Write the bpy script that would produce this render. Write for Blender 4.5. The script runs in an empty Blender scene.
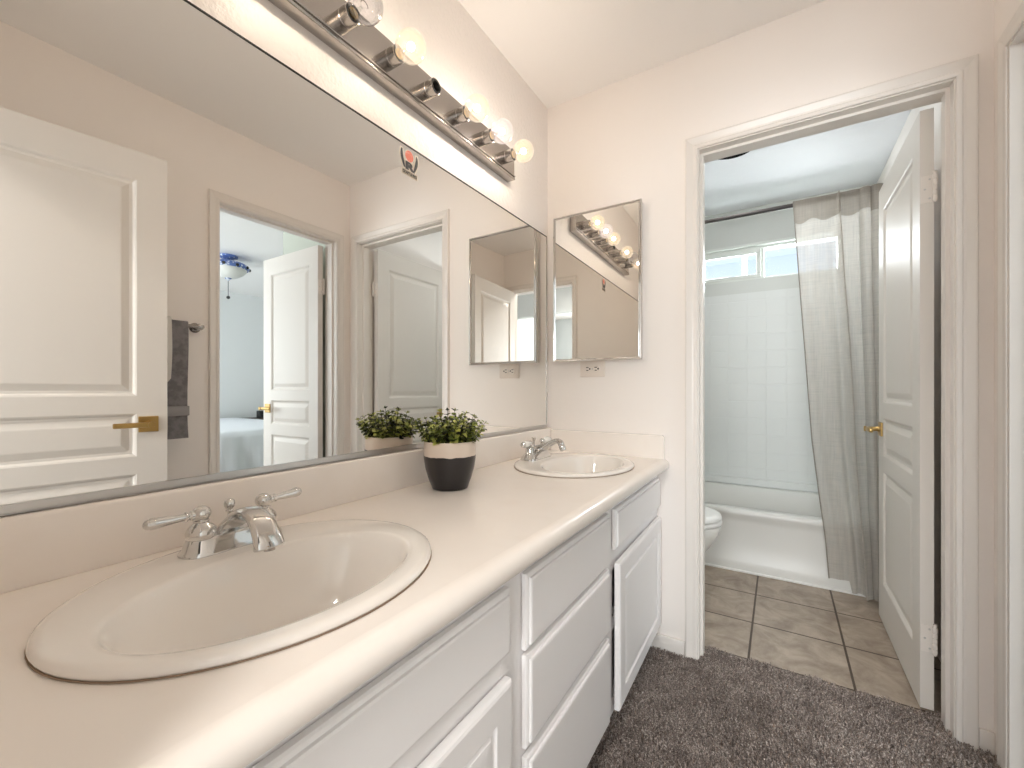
import bpy, bmesh, math, random
from mathutils import Vector, Matrix
import numpy as np

C = bpy.context.scene.collection
PI = math.pi
# ------------------------------------------------------------------ camera
cam_d = bpy.data.cameras.new('camera')
cam_d.sensor_width = 36.0
cam_d.lens = 427.47 / 1024 * 36.0
cam_d.shift_y = 5.37 / 1024
cam_d.clip_start = 0.01
cam = bpy.data.objects.new('camera', cam_d)
C.objects.link(cam)
cam.location = (0.9441, 0.0, 1.0872)
cam.rotation_euler = (PI / 2, 0, 0.5592)
bpy.context.scene.camera = cam
# ------------------------------------------------------------------ sky and exposure
sc = bpy.context.scene
vs = sc.view_settings
vs.view_transform = 'Standard'
vs.look = 'None'
vs.gamma = 1.0
vs.use_curve_mapping = False
vs.exposure = 0.46
sc.cycles.use_denoising = True
sc.cycles.max_bounces = 14
sc.cycles.diffuse_bounces = 10
sc.cycles.glossy_bounces = 8
sc.cycles.transparent_max_bounces = 16
sc.cycles.caustics_reflective = True
sc.cycles.caustics_refractive = False
sc.cycles.sample_clamp_indirect = 6.0
w = bpy.data.worlds.new('sky')
sc.world = w
w.use_nodes = True
bg = w.node_tree.nodes['Background']
bg.inputs[0].default_value = (0.86, 0.92, 1.0, 1)
bg.inputs[1].default_value = 1.15

def area_light(name, loc, rot, sx, sy, power, col):
    d = bpy.data.lights.new(name, 'AREA')
    d.shape = 'RECTANGLE'
    d.size, d.size_y = sx, sy
    d.energy = power
    d.color = col
    o = bpy.data.objects.new(name, d)
    C.objects.link(o)
    o.location = loc
    o.rotation_euler = rot
    return o
# daylight through windows of the three neighbouring rooms, plus added bedroom side fill
area_light('bath_window_daylight', (0.86, 3.80, 2.03), (math.radians(-58), 0, 0), 0.86, 0.24, 19.5, (0.93, 0.96, 1.0))
area_light('bedroom_window_daylight', (3.6, -1.38, 1.5), (PI / 2, 0, 0), 2.0, 1.4, 115, (0.90, 0.95, 1.0))
area_light('bedroom_side_fill', (5.74, -0.1, 1.5), (0, PI / 2, 0), 1.35, 1.5, 20, (0.86, 0.94, 1.0))  # extra source added to brighten the vanity fronts through the bedroom doorway
area_light('hall_window_daylight', (0.9, -4.18, 1.45), (PI / 2, 0, 0), 1.7, 1.4, 122, (0.98, 0.98, 1.0))
# ceiling lamp of the bathroom, and an added fill lamp in the hall (their fittings are built further down)
area_light('bath_ceiling_lamp', (0.722, 2.66, 2.42), (0, 0, 0), 0.11, 0.11, 2.2, (1.0, 0.97, 0.92))
area_light('hall_fill_lamp', (1.0, -0.75, 2.395), (0, 0, 0), 0.30, 0.30, 18, (1.0, 0.96, 0.92))

# ------------------------------------------------------------------ materials
def lin(c):
    c = c / 255.0
    return c / 12.92 if c <= 0.04045 else ((c + 0.055) / 1.055) ** 2.4
def rgb(r, g, b):
    return (lin(r), lin(g), lin(b), 1)
def mat(name, col, rough=0.5, metal=0.0, bump=None, noise=None, spec=0.5, coat=0.0):
    m = bpy.data.materials.new(name)
    m.use_nodes = True
    nt = m.node_tree
    p = nt.nodes['Principled BSDF']
    p.inputs['Base Color'].default_value = col
    p.inputs['Roughness'].default_value = rough
    p.inputs['Metallic'].default_value = metal
    p.inputs['Specular IOR Level'].default_value = spec
    p.inputs['Coat Weight'].default_value = coat
    tc = nt.nodes.new('ShaderNodeTexCoord')
    if bump:
        sc_, st, det = bump
        n = nt.nodes.new('ShaderNodeTexNoise')
        n.inputs['Scale'].default_value = sc_
        n.inputs['Detail'].default_value = det
        nt.links.new(tc.outputs['Object'], n.inputs['Vector'])
        b = nt.nodes.new('ShaderNodeBump')
        b.inputs['Strength'].default_value = st
        b.inputs['Distance'].default_value = 0.004
        nt.links.new(n.outputs['Fac'], b.inputs['Height'])
        nt.links.new(b.outputs['Normal'], p.inputs['Normal'])
    if noise:
        sc_, col2, lo, hi = noise
        n = nt.nodes.new('ShaderNodeTexNoise')
        n.inputs['Scale'].default_value = sc_
        n.inputs['Detail'].default_value = 5
        nt.links.new(tc.outputs['Object'], n.inputs['Vector'])
        r = nt.nodes.new('ShaderNodeValToRGB')
        r.color_ramp.elements[0].position = lo
        r.color_ramp.elements[1].position = hi
        r.color_ramp.elements[0].color = col
        r.color_ramp.elements[1].color = col2
        nt.links.new(n.outputs['Fac'], r.inputs['Fac'])
        nt.links.new(r.outputs['Color'], p.inputs['Base Color'])
    return m

M = {}
M['wall'] = mat('beige_wall_paint', rgb(243, 237, 232), 0.62, bump=(55, 0.10, 3))
M['knock'] = mat('textured_wall_paint', rgb(243, 237, 232), 0.40, bump=(70, 0.9, 2))
M['ceil'] = mat('ceiling_paint', rgb(247, 245, 243), 0.8, bump=(60, 0.08, 3))
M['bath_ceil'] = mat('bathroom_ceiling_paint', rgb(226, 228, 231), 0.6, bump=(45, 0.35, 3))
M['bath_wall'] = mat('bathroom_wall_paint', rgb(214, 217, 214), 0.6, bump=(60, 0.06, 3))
M['bed_wall'] = mat('bedroom_wall_paint', rgb(224, 226, 226), 0.7, bump=(60, 0.06, 3))
M['hall_wall'] = mat('blue_grey_hall_paint', rgb(208, 213, 214), 0.7, bump=(60, 0.06, 3))
M['sage'] = mat('sage_grey_wall', rgb(196, 201, 190), 0.7, bump=(60, 0.06, 3))  # darker and greener than the other bedroom walls
M['trim'] = mat('white_trim_paint', rgb(230, 224, 218), 0.32)
M['door'] = mat('white_door_paint', rgb(222, 217, 211), 0.40, spec=0.35)
M['cabinet'] = mat('white_cabinet_paint', rgb(247, 245, 245), 0.33)
M['counter'] = mat('cream_cultured_marble', rgb(244, 237, 230), 0.25, noise=(9, rgb(241, 233, 225), 0.5, 0.75), coat=0.15)
M['porcelain'] = mat('ivory_porcelain', rgb(242, 237, 231), 0.10, coat=0.5)
M['white_porcelain'] = mat('white_porcelain', rgb(235, 234, 230), 0.12, coat=0.4)
M['tub'] = mat('tub_enamel', rgb(226, 226, 223), 0.30)
M['chrome'] = mat('polished_chrome', (0.68, 0.67, 0.655, 1), 0.07, 1.0)
M['nickel'] = mat('brushed_nickel', (0.46, 0.43, 0.405, 1), 0.22, 1.0)
M['steel'] = mat('satin_aluminium', (0.62, 0.61, 0.60, 1), 0.28, 1.0)
M['brass'] = mat('antique_gold', (0.50, 0.34, 0.13, 1), 0.30, 1.0)
M['mirror'] = mat('silvered_mirror', (0.89, 0.88, 0.855, 1), 0.0, 1.0)
M['black'] = mat('black_plastic', (0.012, 0.012, 0.012, 1), 0.45)
M['matte_black'] = mat('matte_black_paint', (0.008, 0.008, 0.008, 1), 0.95, spec=0.05)
M['dark_rod'] = mat('dark_bronze', (0.055, 0.048, 0.046, 1), 0.5, 0.0)
M['plastic'] = mat('ivory_plastic', rgb(232, 222, 212), 0.35)
M['white'] = mat('white_plastic', rgb(238, 238, 236), 0.4)
M['soil'] = mat('dark_moss', (0.012, 0.011, 0.008, 1), 0.95, bump=(180, 0.8, 4))
M['towel'] = mat('charcoal_terry', rgb(140, 136, 137), 0.95, bump=(420, 0.9, 2), noise=(40, rgb(120, 116, 118), 0.4, 0.6))
M['towel_band'] = mat('charcoal_woven_band', rgb(152, 148, 148), 0.7, bump=(600, 0.4, 1))
M['white_cloth'] = mat('white_terry', rgb(228, 224, 218), 0.95, bump=(420, 0.8, 2))
M['duvet'] = mat('white_duvet', rgb(226, 230, 236), 0.85, bump=(14, 0.5, 3))
M['wood'] = mat('dark_stained_wood', rgb(70, 52, 40), 0.5, noise=(12, rgb(50, 36, 28), 0.4, 0.6))
M['blue_metal'] = mat('blue_painted_metal', rgb(88, 112, 172), 0.4, 0.1, noise=(34, rgb(214, 220, 232), 0.58, 0.60))
M['frost'] = mat('frosted_glass', rgb(225, 225, 220), 0.3)
M['caulk'] = mat('caulk', rgb(222, 218, 212), 0.5)
M['dark_gap'] = mat('shadowed_cabinet_interior', rgb(120, 108, 96), 0.8)
M['tread'] = mat('brown_floorboard', rgb(120, 100, 84), 0.6)
M['stucco'] = mat('neighbour_stucco', rgb(222, 229, 240), 0.9, bump=(30, 0.5, 3))
M['roof'] = mat('neighbour_roof_fascia', rgb(232, 238, 244), 0.8)
M['vinyl'] = mat('white_vinyl', rgb(226, 230, 226), 0.4)
M['coral'] = mat('coral_print', rgb(226, 120, 100), 0.5, noise=(90, rgb(240, 170, 150), 0.5, 0.7))
M['ink'] = mat('black_print', (0.01, 0.01, 0.012, 1), 0.5)
M['sticker'] = mat('cream_sticker', rgb(225, 215, 200), 0.5)
M['sticker_band'] = mat('olive_print', rgb(168, 156, 138), 0.5)

def emit(name, col, s):
    m = bpy.data.materials.new(name)
    m.use_nodes = True
    nt = m.node_tree
    nt.nodes.clear()
    e = nt.nodes.new('ShaderNodeEmission')
    e.inputs[0].default_value = col
    e.inputs[1].default_value = s
    o = nt.nodes.new('ShaderNodeOutputMaterial')
    nt.links.new(e.outputs[0], o.inputs[0])
    return m
M['filament'] = emit('glowing_filament', (1.0, 0.925, 0.86, 1), 225)
M['lamp_glow'] = emit('lamp_lens', (1.0, 0.95, 0.88, 1), 1.6)

def glass(name, tint, refl, glow=None, gs=0):
    # thin blown glass: mostly clear, mirror-like at grazing angles
    m = bpy.data.materials.new(name)
    m.use_nodes = True
    nt = m.node_tree
    nt.nodes.clear()
    o = nt.nodes.new('ShaderNodeOutputMaterial')
    t = nt.nodes.new('ShaderNodeBsdfTransparent')
    t.inputs[0].default_value = tint
    g = nt.nodes.new('ShaderNodeBsdfGlossy')
    g.inputs['Roughness'].default_value = 0.03
    f = nt.nodes.new('ShaderNodeLayerWeight')
    f.inputs[0].default_value = refl
    mx = nt.nodes.new('ShaderNodeMixShader')
    nt.links.new(f.outputs['Facing'], mx.inputs[0])
    nt.links.new(t.outputs[0], mx.inputs[1])
    nt.links.new(g.outputs[0], mx.inputs[2])
    last = mx
    if glow:
        e = nt.nodes.new('ShaderNodeEmission')
        e.inputs[0].default_value = glow
        e.inputs[1].default_value = gs
        ad = nt.nodes.new('ShaderNodeAddShader')
        nt.links.new(mx.outputs[0], ad.inputs[0])
        nt.links.new(e.outputs[0], ad.inputs[1])
        last = ad
    nt.links.new(last.outputs[0], o.inputs[0])
    return m
M['bulb_lit'] = glass('lit_bulb_glass', (0.95, 0.88, 0.76, 1), 0.22, (1.0, 0.87, 0.72, 1), 0.20)
M['bulb_lit_cool'] = glass('lit_clear_bulb_glass', (0.93, 0.90, 0.90, 1), 0.22, (1.0, 0.88, 0.82, 1), 0.17)
M['bulb_off'] = glass('unlit_bulb_glass', (0.88, 0.88, 0.90, 1), 0.30)
M['pane'] = glass('window_glass', (0.97, 0.985, 0.98, 1), 0.10)

def tile_mat():
    m = mat('beige_floor_tile', rgb(160, 145, 130), 0.4)
    nt = m.node_tree
    p = nt.nodes['Principled BSDF']
    g = nt.nodes.new('ShaderNodeNewGeometry')
    mp = nt.nodes.new('ShaderNodeMapping')
    mp.inputs['Location'].default_value = (-0.835 + 0.335, -1.957, 0)
    nt.links.new(g.outputs['Position'], mp.inputs['Vector'])
    b = nt.nodes.new('ShaderNodeTexBrick')
    b.offset = 0.0
    b.inputs['Scale'].default_value = 1.0
    b.inputs['Brick Width'].default_value = 0.338
    b.inputs['Row Height'].default_value = 0.318
    b.inputs['Mortar Size'].default_value = 0.0042
    b.inputs['Mortar Smooth'].default_value = 0.0
    b.inputs['Mortar'].default_value = rgb(74, 58, 46)
    nt.links.new(mp.outputs[0], b.inputs['Vector'])
    n = nt.nodes.new('ShaderNodeTexNoise')
    n.inputs['Scale'].default_value = 9
    n.inputs['Detail'].default_value = 8
    n.inputs['Roughness'].default_value = 0.65
    n.inputs['Distortion'].default_value = 0.6
    nt.links.new(g.outputs['Position'], n.inputs['Vector'])
    r = nt.nodes.new('ShaderNodeValToRGB')
    r.color_ramp.elements[0].position = 0.32
    r.color_ramp.elements[1].position = 0.66
    r.color_ramp.elements[0].color = rgb(138, 123, 108)
    r.color_ramp.elements[1].color = rgb(186, 172, 157)
    nt.links.new(n.outputs['Fac'], r.inputs['Fac'])
    nt.links.new(r.outputs['Color'], b.inputs['Color1'])
    nt.links.new(r.outputs['Color'], b.inputs['Color2'])
    nt.links.new(b.outputs['Color'], p.inputs['Base Color'])
    bp = nt.nodes.new('ShaderNodeBump')
    bp.invert = True
    bp.inputs['Strength'].default_value = 0.6
    bp.inputs['Distance'].default_value = 0.004
    nt.links.new(b.outputs['Fac'], bp.inputs['Height'])
    nt.links.new(bp.outputs['Normal'], p.inputs['Normal'])
    return m
M['tile'] = tile_mat()

def surround_mat():
    m = mat('moulded_tile_surround', rgb(226, 229, 228), 0.42)
    nt = m.node_tree
    p = nt.nodes['Principled BSDF']
    g = nt.nodes.new('ShaderNodeNewGeometry')
    sx = nt.nodes.new('ShaderNodeSeparateXYZ')
    nt.links.new(g.outputs['Position'], sx.inputs[0])
    ad = nt.nodes.new('ShaderNodeMath')
    ad.operation = 'ADD'
    nt.links.new(sx.outputs['X'], ad.inputs[0])
    nt.links.new(sx.outputs['Y'], ad.inputs[1])
    cb = nt.nodes.new('ShaderNodeCombineXYZ')
    nt.links.new(ad.outputs[0], cb.inputs[0])
    nt.links.new(sx.outputs['Z'], cb.inputs[1])
    b = nt.nodes.new('ShaderNodeTexBrick')
    b.offset = 0.0
    b.inputs['Scale'].default_value = 1.0
    b.inputs['Brick Width'].default_value = 0.125
    b.inputs['Row Height'].default_value = 0.125
    b.inputs['Mortar Size'].default_value = 0.004
    b.inputs['Mortar Smooth'].default_value = 0.6
    nt.links.new(cb.outputs[0], b.inputs['Vector'])
    bp = nt.nodes.new('ShaderNodeBump')
    bp.invert = True
    bp.inputs['Strength'].default_value = 0.35
    bp.inputs['Distance'].default_value = 0.004
    nt.links.new(b.outputs['Fac'], bp.inputs['Height'])
    nt.links.new(bp.outputs['Normal'], p.inputs['Normal'])
    return m
M['surround'] = surround_mat()

def sheer_mat(name, col, open_, weave=True):
    # loosely woven linen: threads scatter and pass light, the gaps between them are open
    m = bpy.data.materials.new(name)
    m.use_nodes = True
    nt = m.node_tree
    nt.nodes.clear()
    o = nt.nodes.new('ShaderNodeOutputMaterial')
    d = nt.nodes.new('ShaderNodeBsdfDiffuse')
    t = nt.nodes.new('ShaderNodeBsdfTranslucent')
    tr = nt.nodes.new('ShaderNodeBsdfTransparent')
    tc = nt.nodes.new('ShaderNodeTexCoord')
    fac = None
    for k, scl in enumerate(((9, 9, 230), (150, 150, 6))):
        mp = nt.nodes.new('ShaderNodeMapping')
        mp.inputs['Scale'].default_value = scl
        nt.links.new(tc.outputs['Object'], mp.inputs['Vector'])
        n = nt.nodes.new('ShaderNodeTexNoise')
        n.inputs['Scale'].default_value = 1.0
        n.inputs['Detail'].default_value = 2
        nt.links.new(mp.outputs[0], n.inputs['Vector'])
        if fac is None:
            fac = n.outputs['Fac']
        else:
            mm = nt.nodes.new('ShaderNodeMath')
            mm.operation = 'MULTIPLY'
            nt.links.new(fac, mm.inputs[0])
            nt.links.new(n.outputs['Fac'], mm.inputs[1])
            fac = mm.outputs[0]
    r = nt.nodes.new('ShaderNodeMapRange')
    r.inputs['From Min'].default_value = 0.12
    r.inputs['From Max'].default_value = 0.40
    r.inputs['To Min'].default_value = open_ + 0.16
    r.inputs['To Max'].default_value = open_ - 0.16
    nt.links.new(fac, r.inputs['Value'])
    r2 = nt.nodes.new('ShaderNodeValToRGB')
    r2.color_ramp.elements[0].position = 0.15
    r2.color_ramp.elements[1].position = 0.38
    r2.color_ramp.elements[0].color = col
    r2.color_ramp.elements[1].color = (col[0] * 0.82, col[1] * 0.81, col[2] * 0.79, 1)
    nt.links.new(fac, r2.inputs['Fac'])
    nt.links.new(r2.outputs[0], d.inputs[0])
    nt.links.new(r2.outputs[0], t.inputs[0])
    m1 = nt.nodes.new('ShaderNodeMixShader')
    m1.inputs[0].default_value = 0.4
    nt.links.new(d.outputs[0], m1.inputs[1])
    nt.links.new(t.outputs[0], m1.inputs[2])
    m2 = nt.nodes.new('ShaderNodeMixShader')
    nt.links.new(r.outputs[0], m2.inputs[0])
    nt.links.new(m1.outputs[0], m2.inputs[1])
    nt.links.new(tr.outputs[0], m2.inputs[2])
    nt.links.new(m2.outputs[0], o.inputs[0])
    return m
M['sheer'] = sheer_mat('sheer_linen', rgb(214, 210, 204), 0.24)
M['sheer_hem'] = sheer_mat('doubled_linen', rgb(178, 172, 164), 0.17)

def carpet_mat():
    m = mat('taupe_carpet', rgb(110, 98, 92), 1.0, spec=0.1)
    nt = m.node_tree
    p = nt.nodes['Principled BSDF']
    g = nt.nodes.new('ShaderNodeNewGeometry')
    n = nt.nodes.new('ShaderNodeTexNoise')
    n.inputs['Scale'].default_value = 260
    n.inputs['Detail'].default_value = 2
    nt.links.new(g.outputs['Position'], n.inputs['Vector'])
    n2 = nt.nodes.new('ShaderNodeTexNoise')
    n2.inputs['Scale'].default_value = 14
    nt.links.new(g.outputs['Position'], n2.inputs['Vector'])
    mm = nt.nodes.new('ShaderNodeMath')
    mm.operation = 'MULTIPLY_ADD'
    mm.inputs[1].default_value = 0.25
    nt.links.new(n2.outputs['Fac'], mm.inputs[0])
    nt.links.new(n.outputs['Fac'], mm.inputs[2])
    r = nt.nodes.new('ShaderNodeValToRGB')
    cr = r.color_ramp
    cr.elements[0].position = 0.45
    cr.elements[1].position = 0.85
    cr.elements[0].color = rgb(112, 101, 95)
    cr.elements[1].color = rgb(216, 205, 196)
    e = cr.elements.new(0.64)
    e.color = rgb(152, 140, 133)
    nt.links.new(mm.outputs[0], r.inputs['Fac'])
    nt.links.new(r.outputs[0], p.inputs['Base Color'])
    return m
M['carpet'] = carpet_mat()

def leaf_mat():
    m = mat('boxwood_leaf', rgb(86, 104, 50), 0.42)
    nt = m.node_tree
    p = nt.nodes['Principled BSDF']
    g = nt.nodes.new('ShaderNodeNewGeometry')
    r = nt.nodes.new('ShaderNodeValToRGB')
    cr = r.color_ramp
    cr.elements[0].color = rgb(26, 34, 18)
    cr.elements[1].color = rgb(214, 216, 120)
    e = cr.elements.new(0.55)
    e.color = rgb(108, 122, 48)
    nt.links.new(g.outputs['Random Per Island'], r.inputs['Fac'])
    nt.links.new(r.outputs[0], p.inputs['Base Color'])
    return m
M['leaf'] = leaf_mat()

# ------------------------------------------------------------------ mesh helpers
def finish(name, bm, m, parent=None, smooth=False, angle=40, recalc=True):
    if recalc:
        bmesh.ops.recalc_face_normals(bm, faces=bm.faces)
    me = bpy.data.meshes.new(name)
    bm.to_mesh(me)
    bm.free()
    if m is not None:
        me.materials.append(m)
    o = bpy.data.objects.new(name, me)
    C.objects.link(o)
    if smooth:
        for f in me.polygons:
            f.use_smooth = True
        if angle is not None:
            me.set_sharp_from_angle(angle=math.radians(angle))
    if parent:
        o.parent = parent
    return o
def tag(o, label, cat, group=None, kind=None):
    if label:
        o['label'] = label
    if cat:
        o['category'] = cat
    if group:
        o['group'] = group
    if kind:
        o['kind'] = kind
    return o
def thing(name, label, cat, loc=(0, 0, 0), rotz=0, group=None, kind=None):
    o = bpy.data.objects.new(name, None)
    o.empty_display_size = 0.05
    C.objects.link(o)
    o.location = loc
    o.rotation_euler = (0, 0, rotz)
    return tag(o, label, cat, group, kind)
def box(bm, x0, x1, y0, y1, z0, z1, bevel=0, seg=2):
    r = bmesh.ops.create_cube(bm, size=1)
    vsl = r['verts']
    for v in vsl:
        v.co = Vector(((x0 + x1) / 2 + v.co.x * (x1 - x0), (y0 + y1) / 2 + v.co.y * (y1 - y0), (z0 + z1) / 2 + v.co.z * (z1 - z0)))
    if bevel:
        es = list({e for v in vsl for e in v.link_edges})
        bmesh.ops.bevel(bm, geom=es, offset=bevel, segments=seg, profile=0.5, affect='EDGES')
    return bm
def boxes(*bs, **k):
    bm = bmesh.new()
    for b in bs:
        box(bm, *b, **k)
    return bm
def loft(bm, rings, cap0=True, cap1=True, closed=True):
    vr = [[bm.verts.new(p) for p in r] for r in rings]
    n = len(vr[0])
    for a, b in zip(vr, vr[1:]):
        for i in range(n if closed else n - 1):
            j = (i + 1) % n
            bm.faces.new((a[i], a[j], b[j], b[i]))
    if cap0:
        bm.faces.new(list(reversed(vr[0])))
    if cap1:
        bm.faces.new(vr[-1])
    return bm
def frame_of(ax):
    ax = Vector(ax).normalized()
    t = Vector((0, 0, 1)) if abs(ax.z) < 0.9 else Vector((1, 0, 0))
    u = ax.cross(t).normalized()
    return ax, u, ax.cross(u).normalized()
def lathe(bm, o, ax, prof, n=28, cap0=True, cap1=True):
    ax, u, v = frame_of(ax)
    o = Vector(o)
    rings = []
    for r, h in prof:
        r = max(r, 0.0002)
        rings.append([o + ax * h + (u * math.cos(2 * PI * i / n) + v * math.sin(2 * PI * i / n)) * r for i in range(n)])
    return loft(bm, rings, cap0, cap1)
def tube(bm, pts, rad, n=14, up=None, flat=1.0):
    pts = [Vector(p) for p in pts]
    rings = []
    for i, p in enumerate(pts):
        d = (pts[min(i + 1, len(pts) - 1)] - pts[max(i - 1, 0)]).normalized()
        upv = Vector(up) if up else (Vector((0, 0, 1)) if abs(d.z) < 0.9 else Vector((1, 0, 0)))
        u = d.cross(upv).normalized()
        v = u.cross(d).normalized()
        r = rad[i] if isinstance(rad, (list, tuple)) else rad
        fl = flat[i] if isinstance(flat, (list, tuple)) else flat
        rings.append([p + u * math.cos(2 * PI * k / n) * r + v * math.sin(2 * PI * k / n) * r * fl for k in range(n)])
    return loft(bm, rings)
def sphere_prof(r, a0=-90, a1=90, k=12, h0=0.0):
    return [(r * math.cos(math.radians(a0 + (a1 - a0) * i / k)), h0 + r * math.sin(math.radians(a0 + (a1 - a0) * i / k))) for i in range(k + 1)]
def ellipse(cx, cy, a, b, z, n=64):
    return [Vector((cx + a * math.cos(2 * PI * i / n), cy + b * math.sin(2 * PI * i / n), z)) for i in range(n)]
def struct(name, bm, m, label, cat, parent=None, **k):
    o = finish(name, bm, m, parent, **k)
    return tag(o, label, cat, kind='structure')

# panelled face: rectangle in (a, z) with sunk-and-raised panels; P maps (a, depth, z) to a point
def panel_face(bm, P, a0, a1, z0, z1, panels, rings):
    As = sorted({a0, a1, *[q for p in panels for q in p[:2]]})
    Zs = sorted({z0, z1, *[q for p in panels for q in p[2:]]})
    for i in range(len(As) - 1):
        for j in range(len(Zs) - 1):
            am, zm = (As[i] + As[i + 1]) / 2, (Zs[j] + Zs[j + 1]) / 2
            if any(p[0] < am < p[1] and p[2] < zm < p[3] for p in panels):
                continue
            bm.faces.new([bm.verts.new(P(a, 0, z)) for a, z in ((As[i], Zs[j]), (As[i + 1], Zs[j]), (As[i + 1], Zs[j + 1]), (As[i], Zs[j + 1]))])
    for p in panels:
        prev = None
        for ins, dep in rings:
            r = [bm.verts.new(P(a, dep, z)) for a, z in ((p[0] + ins, p[2] + ins), (p[1] - ins, p[2] + ins), (p[1] - ins, p[3] - ins), (p[0] + ins, p[3] - ins))]
            if prev:
                for k in range(4):
                    bm.faces.new((prev[k], prev[(k + 1) % 4], r[(k + 1) % 4], r[k]))
            prev = r
        bm.faces.new(prev)

DOOR_RINGS = [(0, 0), (0.006, -0.003), (0.012, -0.010), (0.022, -0.011), (0.046, -0.003), (0.050, -0.0025)]
def lever_handle(t, xh, z, yface, sgn, toward):
    # square rose, neck and flat lever on one face of a door leaf
    bm = bmesh.new()
    box(bm, xh - 0.032, xh + 0.032, *(sorted((yface, yface + sgn * 0.008))), z - 0.032, z + 0.032, bevel=0.002)
    h = finish('door_handle', bm, M['brass'], t)
    h['label'] = 'antique gold lever handle on a square plate'
    bm = bmesh.new()
    lathe(bm, (xh, yface + sgn * 0.008, z), (0, sgn, 0), [(0.013, 0), (0.013, 0.006), (0.010, 0.010), (0.010, 0.046), (0.012, 0.048), (0.012, 0.056), (0.0, 0.057)], 20)
    ly = sorted((yface + sgn * 0.046, yface + sgn * 0.060))
    lx = sorted((xh - toward * 0.012, xh + toward * 0.115))
    box(bm, lx[0], lx[1], ly[0], ly[1], z - 0.010, z + 0.010, bevel=0.004)
    finish('lever', bm, M['brass'], h, smooth=True)
def make_door(name, label, loc, rot, wid, ysgn, hinges, z1=2.03, dz=0.0, zl=0.95, cat='door'):
    t = thing(name, label, cat, loc, rot, kind='structure')
    th, z0 = 0.035, 0.012
    ya, yb = (0.0, th) if ysgn > 0 else (-th, 0.0)
    st = 0.098
    pans = [(st, wid - st, 0.19, 0.765 + dz), (st, wid - st, 0.835 + dz, 1.01 + dz), (st, wid - st, 1.08 + dz, z1 - 0.115)]
    bm = bmesh.new()
    panel_face(bm, lambda a, d, z: (a, yb + d, z), 0.003, wid, z0, z1, pans, DOOR_RINGS)
    panel_face(bm, lambda a, d, z: (a, ya - d, z), 0.003, wid, z0, z1, pans, DOOR_RINGS)
    for q in (((0.003, ya, z0), (0.003, yb, z0), (0.003, yb, z1), (0.003, ya, z1)), ((wid, ya, z0), (wid, yb, z0), (wid, yb, z1), (wid, ya, z1)),
              ((0.003, ya, z0), (wid, ya, z0), (wid, yb, z0), (0.003, yb, z0)), ((0.003, ya, z1), (wid, ya, z1), (wid, yb, z1), (0.003, yb, z1))):
        bm.faces.new([bm.verts.new(p) for p in q])
    bmesh.ops.remove_doubles(bm, verts=bm.verts, dist=0.0002)
    finish('door_leaf', bm, M['door'], t)
    for sg, yf in ((1, yb), (-1, ya)):
        lever_handle(t, wid - 0.062, zl, yf, sg, -1)
    bm = boxes((wid - 0.0005, wid + 0.0015, ya + 0.005, yb - 0.005, zl - 0.03, zl + 0.03))
    finish('latch_plate', bm, M['brass'], t)
    hy = ya if ysgn > 0 else yb          # hinge pin lies on the face the leaf swings towards
    for hz in hinges:
        bm = bmesh.new()
        px = -0.006
        for k in range(5):
            lathe(bm, (px, hy, hz - 0.045 + k * 0.018 + 0.0008), (0, 0, 1), [(0.0062, 0), (0.0066, 0.001), (0.0066, 0.0155), (0.0062, 0.0165)], 14)
        lathe(bm, (px, hy, hz - 0.049), (0, 0, 1), [(0.004, 0), (0.004, 0.098), (0.0055, 0.099), (0.0055, 0.103), (0.001, 0.105)], 12)
        h = finish('hinge', bm, M['trim'], t, smooth=True)
        bm = bmesh.new()
        box(bm, 0.001, 0.0035, ya + 0.002, yb - 0.002, hz - 0.045, hz + 0.045, bevel=0.0006)
        box(bm, px, 0.002, min(hy, hy + ysgn * 0.004), max(hy, hy + ysgn * 0.004), hz - 0.045, hz + 0.045)
        finish('hinge_leaf', bm, M['trim'], h)
        bm = bmesh.new()
        for k, (dy, dz) in enumerate(((0.011, -0.032), (0.023, 0.0), (0.011, 0.032))):
            lathe(bm, (0.0012, ya + dy if ysgn > 0 else yb - dy, hz + dz), (-1, 0, 0), [(0.0035, 0), (0.003, 0.0012), (0.0, 0.0013)], 12)
        finish('screws', bm, M['steel'], h)
    return t

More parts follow.
